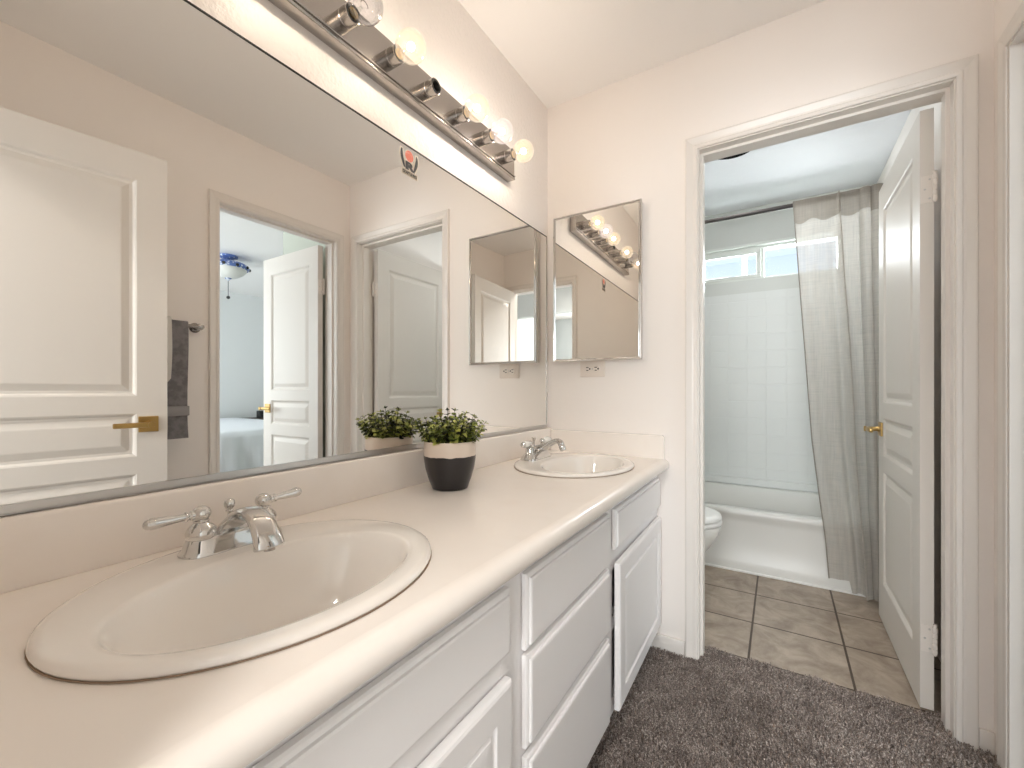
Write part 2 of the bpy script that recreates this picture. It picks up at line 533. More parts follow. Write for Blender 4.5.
# colonial casing swept round an opening, plus jamb lining and stop; P maps (a, h, z): h is out of the wall
CAS = [(0.0, 0.0), (0.0, 0.009), (0.004, 0.011), (0.012, 0.011), (0.015, 0.009), (0.022, 0.010), (0.034, 0.014), (0.040, 0.016), (0.044, 0.016), (0.047, 0.013), (0.047, 0.0)]
def casing(bm, P, a0, a1, zt):
    rings = []
    for d, h in CAS:
        rings.append([Vector(P(a0 - d, h, 0)), Vector(P(a0 - d, h, zt + d)), Vector(P(a1 + d, h, zt + d)), Vector(P(a1 + d, h, 0))])
    vr = [[bm.verts.new(p) for p in r] for r in rings]
    for a, b in zip(vr, vr[1:]):
        for i in range(3):
            bm.faces.new((a[i], a[i + 1], b[i + 1], b[i]))
    for e in (0, 3):
        bm.faces.new([r[e] for r in vr])
def doorway(name, label, P, depth, a0, a1, zt, stop, thin=1.0):
    # P(a, h, z): h = 0 at the near wall face, negative into the wall
    bm = bmesh.new()
    casing(bm, lambda a, h, z: P(a, h * thin, z), a0 - 0.004, a1 + 0.004, zt + 0.004)
    casing(bm, lambda a, h, z: P(a, -depth - h, z), a0 - 0.004, a1 + 0.004, zt + 0.004)
    def bx(a, b, h0, h1, z0, z1):
        p, q = P(a, h0, z0), P(b, h1, z1)
        box(bm, *sorted((p[0], q[0])), *sorted((p[1], q[1])), z0, z1)
    bx(a0 - 0.014, a0, 0, -depth, 0, zt)
    bx(a1, a1 + 0.014, 0, -depth, 0, zt)
    bx(a0 - 0.014, a1 + 0.014, 0, -depth, zt, zt + 0.014)
    s0, s1 = stop
    bx(a0, a0 + 0.010, s0, s1, 0, zt)
    bx(a1 - 0.010, a1, s0, s1, 0, zt)
    bx(a0 + 0.010, a1 - 0.010, s0, s1, zt - 0.010, zt)
    return struct(name, bm, M['trim'], label, 'door frame')

# ------------------------------------------------------------------ dimensions
L, W, H = 1.843, 1.486, 2.443
YB = 1.96           # bathroom side of the end wall
BX0, BY1 = -0.03, 3.65
OA0, OA1, OZ = 0.672, 1.400, 2.043      # bathroom doorway
RA0, RA1 = 1.062, 1.742                 # bedroom doorway (along y)
EA0, EA1 = 0.603, 1.395                 # entry doorway (along x)
HX0, HX1, HY0 = -0.6, 2.6, -4.0         # hall
DX1, DY0, DY1 = 5.55, -1.2, 4.2         # bedroom
TY = 2.87                               # tub apron

# ------------------------------------------------------------------ shell of the vanity room
struct('wall_left', boxes((-0.12, -0.006, -0.115, YB, 0, H)), M['knock'], 'textured beige wall behind the long mirror and the bulb strip', 'wall')
struct('wall_end', boxes((-0.006, OA0 - 0.014, L, YB, 0, H), (OA1 + 0.014, W, L, YB, 0, H), (OA0 - 0.014, OA1 + 0.014, L, YB, OZ + 0.014, H)), M['wall'], 'beige end wall around the bathroom doorway', 'wall')
struct('wall_right', boxes((W, 1.60, -0.115, RA0 - 0.014, 0, H), (W, 1.60, RA1 + 0.014, BY1 + 0.12, 0, H), (W, 1.60, RA0 - 0.014, RA1 + 0.014, OZ + 0.014, H)), M['wall'], 'beige right wall around the bedroom doorway', 'wall')
struct('wall_back', boxes((-0.006, EA0 - 0.014, -0.115, 0, 0, H), (EA1 + 0.014, W, -0.115, 0, 0, H), (EA0 - 0.014, EA1 + 0.014, -0.115, 0, 2.079, H)), M['wall'], 'beige wall around the hall doorway, seen in the square mirror', 'wall')
struct('ceiling', boxes((-0.12, 1.60, -0.115, YB, H, H + 0.1)), M['ceil'], 'white ceiling over the double vanity', 'ceiling')
struct('floor', boxes((-0.12, 1.60, -0.115, 1.945, -0.10, 0)), M['carpet'], 'carpet backing under the taupe pile of the vanity room', 'floor')
struct('floor_bathroom', boxes((BX0 - 0.1, 1.486, 1.945, BY1, -0.10, 0.004)), M['tile'], 'beige square floor tiles with dark grout in the bathroom', 'floor')

P_end = lambda a, h, z: (a, L - h, z)
P_right = lambda a, h, z: (W - h, a, z)
P_back = lambda a, h, z: (a, h, z)
doorway('trim_1', 'white moulded frame of the bathroom doorway', P_end, 0.117, OA0, OA1, OZ, (-0.035, -0.078))
doorway('trim_2', 'white moulded frame of the bedroom doorway, seen in the long mirror', P_right, 0.114, RA0, RA1, OZ, (-0.035, -0.076), 0.6)
doorway('trim_3', 'white moulded frame of the hall doorway, seen in the square mirror', P_back, 0.115, EA0, EA1, 2.065, (-0.040, -0.080))

def baseboard(name, x0, x1, y0, y1, label):
    bm = boxes((x0, x1, y0, y1, 0, 0.068), bevel=0.004)
    struct(name, bm, M['trim'], label, 'baseboard', smooth=True)
baseboard('baseboard_end', 0.46, OA0 - 0.052, L - 0.012, L, 'short white baseboard between the vanity and the bathroom doorway')
baseboard('baseboard_corner', OA1 + 0.052, W, L - 0.012, L, 'tiny white baseboard between the two door frames in the corner')
baseboard('baseboard_right', W - 0.012, W, 0.02, RA0 - 0.052, 'white baseboard under the towel bar on the right wall')

# carpet pile
def carpet_pile():
    rng = np.random.default_rng(3)
    n = 110000
    x = rng.uniform(0.463, W - 0.005, n)
    y = rng.uniform(0.02, 1.962, n)
    edge = 1.948 + 0.008 * np.sin(x * 37) + 0.005 * np.sin(x * 91)
    keep = (y < L - 0.004) | ((x > OA0 + 0.004) & (x < OA1 - 0.004) & (y < edge))
    x, y = x[keep], y[keep]
    n = len(x)
    h = rng.uniform(0.009, 0.017, n)
    a = rng.uniform(0, 2 * PI, n)
    lean = rng.uniform(0, 0.011, n)
    la = rng.uniform(0, 2 * PI, n) * 0.6 + 0.9 * np.sin(x * 9) + 0.7 * np.cos(y * 8)
    wd = rng.uniform(0.0016, 0.0030, n)
    dx, dy = np.cos(a) * wd, np.sin(a) * wd
    tx, ty = np.cos(la) * lean, np.sin(la) * lean
    co = np.empty((n, 4, 3))
    co[:, 0] = np.stack([x - dx, y - dy, np.zeros(n)], 1)
    co[:, 1] = np.stack([x + dx, y + dy, np.zeros(n)], 1)
    co[:, 2] = np.stack([x + tx + dx * 0.7, y + ty + dy * 0.7, h], 1)
    co[:, 3] = np.stack([x + tx - dx * 0.7, y + ty - dy * 0.7, h], 1)
    me = bpy.data.meshes.new('carpet_pile')
    me.vertices.add(4 * n)
    me.vertices.foreach_set('co', co.ravel())
    me.loops.add(4 * n)
    me.loops.foreach_set('vertex_index', np.arange(4 * n))
    me.polygons.add(n)
    me.polygons.foreach_set('loop_start', np.arange(0, 4 * n, 4))
    me.polygons.foreach_set('loop_total', np.full(n, 4))
    me.update()
    me.validate()
    me.materials.append(M['carpet'])
    o = bpy.data.objects.new('carpet_pile', me)
    C.objects.link(o)
    tag(o, 'short taupe carpet pile covering the vanity room floor', 'carpet', kind='stuff')
carpet_pile()

# ------------------------------------------------------------------ doors
make_door('door_1', 'white three-panel door standing open inside the bathroom beside the curtain', (1.382, 1.957, 0), PI / 2, 0.708, 1, (1.76, 0.25), 2.03, -0.055, 0.902)
make_door('door_2', 'white three-panel door opened into the bedroom, seen in the long mirror', (1.606, 1.727, 0), 0.0, 0.660, -1, (1.76, 0.25))
make_door('door_3', 'white door with gold lever at the left edge of the long mirror', (1.385, 0.004, 0), math.radians(90 + 7.6), 0.766, 1, (1.76, 0.25), 2.052, -0.020, 0.945)

# ------------------------------------------------------------------ vanity cabinet
FX = 0.510
def front(name, y0, y1, z0, z1, kind, parent, dx=0.0):
    bm = bmesh.new()
    P = lambda a, d, z: (FX + 0.020 + d, a, z)
    if kind == 'slab':
        rings = [(0, -0.018), (0, -0.009), (0.003, -0.0065), (0.009, -0.0055), (0.010, -0.0015), (0.014, 0.0), (0.02, 0.0)]
        panel_face(bm, P, y0, y1, z0, z1, [(y0, y1, z0, z1)], rings)
    else:
        b = 0.052
        edge = [(0, -0.018), (0, -0.006), (0.003, -0.002), (0.008, 0.0)]
        prev = None
        for ins, dep in edge:
            r = [bm.verts.new(P(a, dep, z)) for a, z in ((y0 + ins, z0 + ins), (y1 - ins, z0 + ins), (y1 - ins, z1 - ins), (y0 + ins, z1 - ins))]
            if prev:
                for k in range(4):
                    bm.faces.new((prev[k], prev[(k + 1) % 4], r[(k + 1) % 4], r[k]))
            prev = r
        panel_face(bm, P, y0 + 0.008, y1 - 0.008, z0 + 0.008, z1 - 0.008, [(y0 + b, y1 - b, z0 + b, z1 - b)],
                   [(0, 0), (0.003, -0.004), (0.008, -0.007), (0.012, -0.007), (0.016, -0.002), (0.030, -0.001), (0.034, -0.001)])
    bm.faces.new([bm.verts.new(P(a, -0.018, z)) for a, z in ((y0, z0), (y1, z0), (y1, z1), (y0, z1))])
    bmesh.ops.remove_doubles(bm, verts=bm.verts, dist=0.0002)
    return finish(name, bm, M['cabinet'], parent)
v = thing('vanity_cabinet', 'long white double vanity cabinet under the cream countertop', 'vanity cabinet', (0, 0, 0))
bm = bmesh.new()
# face frame with openings: stiles and rails, side panels, floor, back
for y0, y1 in ((0.004, 0.085), (0.655, 0.735), (1.195, 1.270), (1.810, 1.839)):
    box(bm, FX - 0.020, FX, y0, y1, 0.095, 0.758)
for z0, z1 in ((0.095, 0.140), (0.350, 0.390), (0.535, 0.605), (0.715, 0.758)):
    box(bm, FX - 0.0195, FX - 0.0005, 0.01, 1.835, z0, z1)
box(bm, 0.0, FX - 0.02, 0.004, 0.020, 0.0, 0.758)
box(bm, 0.0, FX - 0.02, 1.823, 1.839, 0.0, 0.758)
box(bm, 0.0, FX - 0.02, 0.02, 1.823, 0.095, 0.110)
box(bm, 0.0, 0.010, 0.02, 1.823, 0.0, 0.60)
finish('cabinet_body', bm, M['cabinet'], v)
finish('toe_kick', boxes((FX - 0.075, FX - 0.060, 0.004, 1.839, 0, 0.095)), M['cabinet'], v)
front('false_drawer_front', 0.085, 0.666, 0.600, 0.722, 'slab', v)
front('cabinet_door', 0.085, 0.372, 0.120, 0.556, 'panel', v)
front('cabinet_door', 0.378, 0.666, 0.120, 0.556, 'panel', v)
front('drawer', 0.726, 1.207, 0.573, 0.724, 'slab', v)
front('drawer', 0.726, 1.207, 0.379, 0.563, 'slab', v)
front('drawer', 0.726, 1.207, 0.116, 0.361, 'slab', v)
front('false_drawer_front', 1.262, 1.818, 0.600, 0.722, 'slab', v)
d = front('cabinet_door', 1.260, 1.818, 0.118, 0.562, 'panel', v)
# the far door hangs a little ajar on its hinges by the end wall
d.data.transform(Matrix.Translation((FX + 0.004, 1.818, 0)) @ Matrix.Rotation(math.radians(0.75), 4, 'Z') @ Matrix.Translation((-FX - 0.002, -1.818, 0)))
d['label'] = 'far cabinet door standing slightly ajar'

# ------------------------------------------------------------------ countertop with sink cut-outs
ZC = 0.80
SINKS = ((0.282, 0.368), (0.282, 1.504))
SA, SB = 0.217, 0.258
ct = thing('countertop', 'long cream countertop with rounded front edge and two basins', 'countertop')
bm = bmesh.new()
def seg_loop(pts):
    vs_ = [bm.verts.new(p) for p in pts]
    return [bm.edges.new((vs_[i], vs_[(i + 1) % len(vs_)])) for i in range(len(vs_))]
XN = 0.530
outer = [(0, 0.003), (XN, 0.003)] + [(XN, 0.003 + (L - 0.006) * k / 24) for k in range(1, 24)] + [(XN, L - 0.003), (0, L - 0.003)]
es = seg_loop([(x, y, ZC) for x, y in outer])
for cx_, cy_ in SINKS:
    es += seg_loop(ellipse(cx_, cy_, SA - 0.025, SB - 0.025, ZC, 48))
bmesh.ops.triangle_fill(bm, use_beauty=True, edges=es)
prof = [(XN + 0.028 * math.sin(t), ZC - 0.022 + 0.022 * math.cos(t)) for t in [PI / 2 * k / 8 for k in range(9)]]
prof += [(XN + 0.028, ZC - 0.030), (XN + 0.025, ZC - 0.037), (XN + 0.018, ZC - 0.040), (XN - 0.005, ZC - 0.040), (0.0, ZC - 0.040), (0.0, ZC)]
r0 = [bm.verts.new((x, 0.003, z)) for x, z in prof]
r1 = [bm.verts.new((x, L - 0.003, z)) for x, z in prof]
for i in range(len(prof) - 4):
    bm.faces.new((r0[i], r0[i + 1], r1[i + 1], r1[i]))
bm.faces.new(r0)
bm.faces.new(r1)
bmesh.ops.remove_doubles(bm, verts=bm.verts, dist=0.0003)
finish('counter_slab', bm, M['counter'], ct, smooth=True, angle=35)
bm = boxes((0.0, 0.020, 0.003, L - 0.003, ZC - 0.002, 0.905), bevel=0.006, seg=3)
finish('backsplash', bm, M['counter'], ct, smooth=True, angle=60)
bm = bmesh.new()
pr = [(0.020, ZC - 0.002), (0.541, ZC - 0.002)] + [(0.541 - 0.012 + 0.012 * math.cos(t), 0.897 - 0.012 + 0.012 * math.sin(t)) for t in [PI / 2 * k / 6 for k in range(7)]] + [(0.020, 0.897)]
loft(bm, [[(x, L - 0.003, z) for x, z in pr], [(x, L - 0.019, z) for x, z in pr],
          [(x + (0.004 if x < 0.03 else -0.003), L - 0.023, z - (0.003 if z > 0.85 else 0)) for x, z in pr]])
finish('side_splash', bm, M['counter'], ct, smooth=True, angle=30)

# ------------------------------------------------------------------ sinks
def make_sink(cx_, cy_, label):
    t = thing('sink', label, 'sink', (cx_, cy_, ZC))
    n = 72
    R = []
    for a, b, z in ((SA - 0.03, SB - 0.03, -0.008), (SA - 0.006, SB - 0.006, -0.0005), (SA - 0.001, SB - 0.001, 0.002), (SA, SB, 0.005), (SA - 0.0015, SB - 0.0015, 0.009),
                    (SA - 0.006, SB - 0.006, 0.0120), (SA - 0.014, SB - 0.014, 0.0130)):
        R.append((0, a, b, z))
    off = 0.040
    for o_, a, b, z in ((off, 0.147, 0.214, 0.0118), (off, 0.141, 0.208, 0.0108), (off, 0.138, 0.205, 0.0085), (off, 0.135, 0.202, 0.002), (off, 0.130, 0.194, -0.012), (off, 0.124, 0.185, -0.04),
                        (off, 0.112, 0.168, -0.080), (off, 0.092, 0.139, -0.115), (off, 0.061, 0.092, -0.136), (off, 0.028, 0.032, -0.143), (off, 0.022, 0.022, -0.146)):
        R.append((o_, a, b, z))
    bm = bmesh.new()
    loft(bm, [ellipse(o_, -0.006 if o_ else 0, a, b, z, n) for o_, a, b, z in R], cap0=False, cap1=True)
    finish('basin', bm, M['porcelain'], t, smooth=True, angle=70)
    bm = bmesh.new()
    lathe(bm, (off, -0.006, -0.1455), (0, 0, 1), [(0.022, 0), (0.022, 0.002), (0.018, 0.0035), (0.016, 0.002), (0.012, 0.003), (0.0, 0.0045)], 24)
    finish('drain', bm, M['chrome'], t, smooth=True)
    bm = bmesh.new()
    seg_loop_pts = []
    loft(bm, [ellipse(0, 0, SA + 0.0006, SB + 0.0006, 0.0006, n), ellipse(0, 0, SA + 0.0004, SB + 0.0004, 0.0022, n), ellipse(0, 0, SA - 0.002, SB - 0.002, 0.0014, n)], False, False)
    finish('caulk_seam', bm, mat('aged_caulk', rgb(150, 128, 108), 0.8), t)
    return t
make_sink(*SINKS[0], 'large oval ivory sink nearest the camera, chrome lever tap')
make_sink(*SINKS[1], 'farther oval ivory sink by the end wall, white-handled tap')

# ------------------------------------------------------------------ faucets
def stadium(hx, hy, z, cx=0, n=10):
    r = hx
    pts = []
    for k in range(n + 1):
        a = -PI / 2 + PI * k / n
        pts.append(Vector((cx + r * math.sin(a + PI / 2) * 1.0, 0, z)))
    pts = []
    for k in range(n + 1):
        a = PI * k / n
        pts.append(Vector((cx + r * math.cos(a), hy - r + r * math.sin(a), z)))
    for k in range(n + 1):
        a = PI + PI * k / n
        pts.append(Vector((cx + r * math.cos(a), -hy + r + r * math.sin(a), z)))
    return pts
ZR = ZC + 0.0122
def spout_band(bm, path, n=16):
    # path of (x, z, half-width, half-thickness) in the x-z plane
    rings = []
    for i, (x, z, hw, ht) in enumerate(path):
        a, b = path[max(i - 1, 0)], path[min(i + 1, len(path) - 1)]
        t = Vector((b[0] - a[0], 0, b[1] - a[1])).normalized()
        nrm = Vector((-t.z, 0, t.x))
        ring = []
        for k in range(n):
            c, s_ = math.cos(2 * PI * k / n), math.sin(2 * PI * k / n)
            c = math.copysign(abs(c) ** 0.75, c)
            s_ = math.copysign(abs(s_) ** 0.75, s_)
            ring.append(Vector((x, 0, z)) + Vector((0, 1, 0)) * c * hw + nrm * s_ * ht)
        rings.append(ring)
    return loft(bm, rings)
# nearer faucet: arched spout, bell bodies, tapered metal levers
f = thing('faucet', 'polished chrome tap with two metal levers and arched spout', 'faucet', (0.118, 0.384, ZR - 0.001))
bm = bmesh.new()
loft(bm, [stadium(0.029, 0.083, 0.0), stadium(0.029, 0.083, 0.004), stadium(0.026, 0.079, 0.009), stadium(0.021, 0.073, 0.025), stadium(0.018, 0.069, 0.029)])
finish('deck_plate', bm, M['chrome'], f, smooth=True, angle=35)
bm = bmesh.new()
arc = [(-0.006, 0.016, 0.044, 0.018), (-0.002, 0.024, 0.036, 0.015), (0.003, 0.034, 0.028, 0.012), (0.013, 0.047, 0.0215, 0.0095), (0.027, 0.059, 0.0185, 0.0085), (0.044, 0.0655, 0.0180, 0.0075),
       (0.062, 0.0665, 0.018, 0.008), (0.080, 0.061, 0.019, 0.0085), (0.096, 0.050, 0.021, 0.009), (0.107, 0.037, 0.0225, 0.0095), (0.113, 0.025, 0.0238, 0.010), (0.1150, 0.018, 0.0245, 0.0105), (0.1155, 0.0155, 0.024, 0.010)]
spout_band(bm, arc)
sp = finish('spout', bm, M['chrome'], f, smooth=True, angle=45)
bm = bmesh.new()
lathe(bm, (0.1155, 0, 0.0158), (0.10, 0, -1), [(0.0085, 0), (0.0085, 0.004), (0.0, 0.004)], 18)
finish('aerator', bm, M['nickel'], sp)
bm = bmesh.new()
lathe(bm, (-0.016, 0, 0.020), (0, 0, 1), [(0.0035, 0), (0.0035, 0.034), (0.006, 0.036), (0.0065, 0.038), (0.0045, 0.040), (0.0050, 0.041), (0.0082, 0.045), (0.0092, 0.050), (0.0080, 0.055), (0.0045, 0.0585), (0, 0.0595)], 20)
finish('drain_lift_knob', bm, M['chrome'], f, smooth=True)
for sg in (-1, 1):
    bm = bmesh.new()
    lathe(bm, (0, sg * 0.051, 0.027), (0, 0, 1), [(0.021, 0), (0.0225, 0.003), (0.0228, 0.009), (0.021, 0.015), (0.016, 0.021), (0.012, 0.024), (0.0105, 0.026), (0.0120, 0.0275), (0.0120, 0.029),
                                                   (0.0105, 0.030), (0.0122, 0.033), (0.0140, 0.038), (0.0138, 0.043), (0.0115, 0.048), (0.0065, 0.0515), (0.0, 0.0525)], 28)
    h = finish('tap_handle', bm, M['chrome'], f, smooth=True, angle=50)
    y0 = sg * 0.051
    bm = bmesh.new()
    ax = Vector((0.05 if sg < 0 else -0.10, sg, 0.02))
    lathe(bm, (0, y0, 0.066), ax, [(0.0075, 0.010), (0.0078, 0.016), (0.0060, 0.0175), (0.0060, 0.020), (0.0078, 0.0215), (0.0078, 0.0235), (0.0058, 0.025), (0.0060, 0.030), (0.0076, 0.050),
                                   (0.0090, 0.066), (0.0092, 0.070), (0.0078, 0.072), (0.0082, 0.0735), (0.0070, 0.0765), (0.0040, 0.079), (0.0, 0.080)], 20)
    finish('lever', bm, M['chrome'], h, smooth=True, angle=50)
# farther faucet: straight rising spout, white porcelain lever handles
f = thing('faucet', 'small chrome tap with white porcelain handles, at the farther sink', 'faucet', (0.116, 1.508, ZR))
bm = bmesh.new()
loft(bm, [stadium(0.034, 0.092, 0.0), stadium(0.034, 0.092, 0.005), stadium(0.029, 0.086, 0.010), stadium(0.024, 0.079, 0.020), stadium(0.020, 0.074, 0.024)])
finish('deck_plate', bm, M['chrome'], f, smooth=True, angle=35)
bm = bmesh.new()
tube(bm, [(-0.012, 0, 0.020), (0.0, 0, 0.034), (0.012, 0, 0.038), (0.035, 0, 0.046), (0.065, 0, 0.062), (0.085, 0, 0.072), (0.097, 0, 0.074), (0.106, 0, 0.070), (0.111, 0, 0.062)],
     [0.018, 0.018, 0.0160, 0.0135, 0.0115, 0.0105, 0.0105, 0.0110, 0.0112], 16, up=(0, 1, 0))
sp = finish('spout', bm, M['chrome'], f, smooth=True, angle=45)
bm = bmesh.new()
lathe(bm, (0.106, 0, 0.071), (0.42, 0, -1), [(0.0105, 0), (0.0125, 0.004), (0.0125, 0.012), (0.0115, 0.014), (0.0128, 0.016), (0.0128, 0.034), (0.0115, 0.036), (0, 0.036)], 18)
finish('aerator', bm, M['chrome'], sp, smooth=True, angle=40)
bm = bmesh.new()
lathe(bm, (-0.012, 0, 0.020), (0, 0, 1), [(0.0035, 0), (0.0035, 0.040), (0.007, 0.052), (0.0095, 0.060), (0.008, 0.062), (0, 0.0625)], 18)
finish('drain_lift_knob', bm, M['chrome'], f, smooth=True)
for sg in (-1, 1):
    bm = bmesh.new()
    lathe(bm, (0, sg * 0.051, 0.020), (0, 0, 1), [(0.0205, 0), (0.0205, 0.004), (0.0185, 0.006), (0.0185, 0.022), (0.0145, 0.027), (0.009, 0.031), (0.008, 0.034), (0.0115, 0.038), (0.0125, 0.043), (0.011, 0.049), (0.006, 0.053), (0, 0.054)], 24)
    h = finish('tap_handle', bm, M['chrome'], f, smooth=True, angle=45)
    bm = bmesh.new()
    ax = Vector((0.05, sg, 0.02))
    lathe(bm, (0, sg * 0.051, 0.063), ax, [(0.0075, 0.010), (0.0100, 0.014), (0.0125, 0.022), (0.0135, 0.040), (0.0125, 0.050), (0.007, 0.053)], 20)
    k = finish('porcelain_grip', bm, M['white_porcelain'], h, smooth=True, angle=50)
    k['label'] = 'white porcelain grip'
    bm = bmesh.new()
    a2 = ax.normalized()
    lathe(bm, Vector((0, sg * 0.051, 0.063)) + a2 * 0.052, ax, [(0.005, 0), (0.0095, 0.002), (0.0105, 0.007), (0.0095, 0.012), (0.005, 0.0155), (0, 0.016)], 18)
    finish('end_cap', bm, M['chrome'], h, smooth=True)

# ------------------------------------------------------------------ long mirror
ZT, ZB = 1.815, 0.921
MY0, MY1 = 0.02, 1.818
mr = thing('wall_mirror', 'long frameless wall mirror above both sinks', 'mirror', (0, 0, 0))
finish('mirror_glass', boxes((-0.006, 0.0, MY0, MY1, ZB - 0.008, ZT)), M['mirror'], mr)
bm = boxes((-0.006, 0.0035, MY0, MY1 + 0.004, 0.9065, 0.909), (0.0008, 0.0035, MY0, MY1 + 0.004, 0.908, ZB))
k = finish('bottom_channel', bm, M['steel'], mr)
k['label'] = 'satin metal channel along the bottom edge'
finish('top_edge_strip', boxes((-0.006, 0.0018, MY0, MY1, ZT, ZT + 0.003)), M['black'], mr)
finish('side_edge_strip', boxes((-0.006, 0.002, MY1, MY1 + 0.004, ZB, ZT + 0.003)), M['nickel'], mr)
# printed sticker in the mirror's top edge
SY, SZ = 0.926, 1.768      # centre
def sx(y, z, dpt):
    return (dpt, SY + y, SZ + z)
def flat_poly(bm, pts, d0):
    bm.faces.new([bm.verts.new(sx(y, z, d0)) for y, z in pts])
def wing(sg, g, t0=0.0, t1=1.0):
    # curved stripe leaning outwards at the top; g widens it into the pale outline
    a, b = [], []
    for k in range(13):
        t = t0 + (t1 - t0) * k / 12
        z = -0.020 - g + (0.052 + 2 * g) * t
        mid = sg * (0.0195 + 0.0115 * math.sin(t * PI * 0.62))
        hw = 0.0014 + 0.0042 * math.sin(PI * min(1, 0.15 + 0.85 * t) * 0.9) + g
        a.append((mid - hw, z))
        b.append((mid + hw, z))
    return a, b
bm = bmesh.new()
for sg in (-1, 1):
    a, b = wing(sg, 0.0035)
    for k in range(12):
        flat_poly(bm, [a[k], b[k], b[k + 1], a[k + 1]], 0.0002)
flat_poly(bm, [(-0.019, -0.025), (0.019, -0.025), (0.022, 0.006), (-0.022, 0.006)], 0.0002)
flat_poly(bm, [(-0.032, -0.0415), (0.034, -0.0415), (0.034, -0.0245), (-0.032, -0.0245)], 0.0002)
flat_poly(bm, [(0.0185 * math.cos(2 * PI * i / 40), 0.0195 + 0.0185 * math.sin(2 * PI * i / 40)) for i in range(40)], 0.0003)
stk = finish('sticker', bm, M['sticker'], mr)
stk['label'] = 'small printed sticker with a coral disc and a black letter'
bm = bmesh.new()
flat_poly(bm, [(0.0165 * math.cos(2 * PI * i / 40), 0.0195 + 0.0165 * math.sin(2 * PI * i / 40)) for i in range(40)], 0.0005)
finish('printed_disc', bm, M['coral'], stk)
for sg in (-1, 1):
    bm = bmesh.new()
    a, b = wing(sg, 0.0)
    for k in range(12):
        flat_poly(bm, [a[k], b[k], b[k + 1], a[k + 1]], 0.0005)
    finish('printed_wing', bm, M['ink'], stk)
def text_mesh(name, body, size, y, z, d0, m, parent, sxy=1.0, bold=0.0):
    cu = bpy.data.curves.new(name, 'FONT')
    cu.body = body
    cu.size = size
    cu.align_x = 'CENTER'
    cu.align_y = 'CENTER'
    cu.extrude = 0.00005
    cu.offset = bold
    tmp = bpy.data.objects.new(name + '_src', cu)
    C.objects.link(tmp)
    bpy.context.view_layer.update()
    me = bpy.data.meshes.new_from_object(tmp.evaluated_get(bpy.context.evaluated_depsgraph_get()))
    bpy.data.objects.remove(tmp)
    me.transform(Matrix.Scale(sxy, 4, (1, 0, 0)))
    # text x -> +y, text y -> +z, facing +x
    me.transform(Matrix(((0, 0, 1, d0), (1, 0, 0, SY + y), (0, 1, 0, SZ + z), (0, 0, 0, 1))))
    me.materials.clear()
    me.materials.append(m)
    o = bpy.data.objects.new(name, me)
    C.objects.link(o)
    o.parent = parent
    return o
text_mesh('printed_letter', 'R', 0.030, 0.0, -0.0120, 0.0006, M['ink'], stk, 1.75, 0.0022)
finish('printed_band', boxes((0.0003, 0.0005, SY - 0.028, SY + 0.032, SZ - 0.040, SZ - 0.026)), M['sticker_band'], stk)
text_mesh('printed_words', 'CRAFT & PRO', 0.0105, 0.002, -0.033, 0.0006, M['ink'], stk, 0.90, 0.0006)

# ------------------------------------------------------------------ strip light over the mirror
VL0, VL1, VZ0, VZ1 = 0.436, 1.482, 1.938, 2.055
vl = thing('vanity_light', 'brushed nickel strip of globe bulbs above the long mirror', 'light fixture', (-0.006, (VL0 + VL1) / 2, VZ0))
def rel(bm, o):
    bm.transform(Matrix.Translation(-o.location))
    return bm
bm = boxes((-0.006, 0.030, VL0 + 0.002, VL1 - 0.002, VZ0 + 0.002, VZ1 - 0.001), bevel=0.0015)
finish('back_plate', rel(bm, vl), M['nickel'], vl)
bm = bmesh.new()
box(bm, -0.006, 0.033, VL0, VL1, VZ0, VZ0 + 0.010, bevel=0.003)
box(bm, 0.020, 0.0345, VL0, VL1, VZ0 + 0.012, VZ0 + 0.017, bevel=0.002)
finish('edge_rail', rel(bm, vl), M['nickel'], vl)
BY = [0.5225 + 0.1455 * i for i in range(7)]
BZ = 1.990
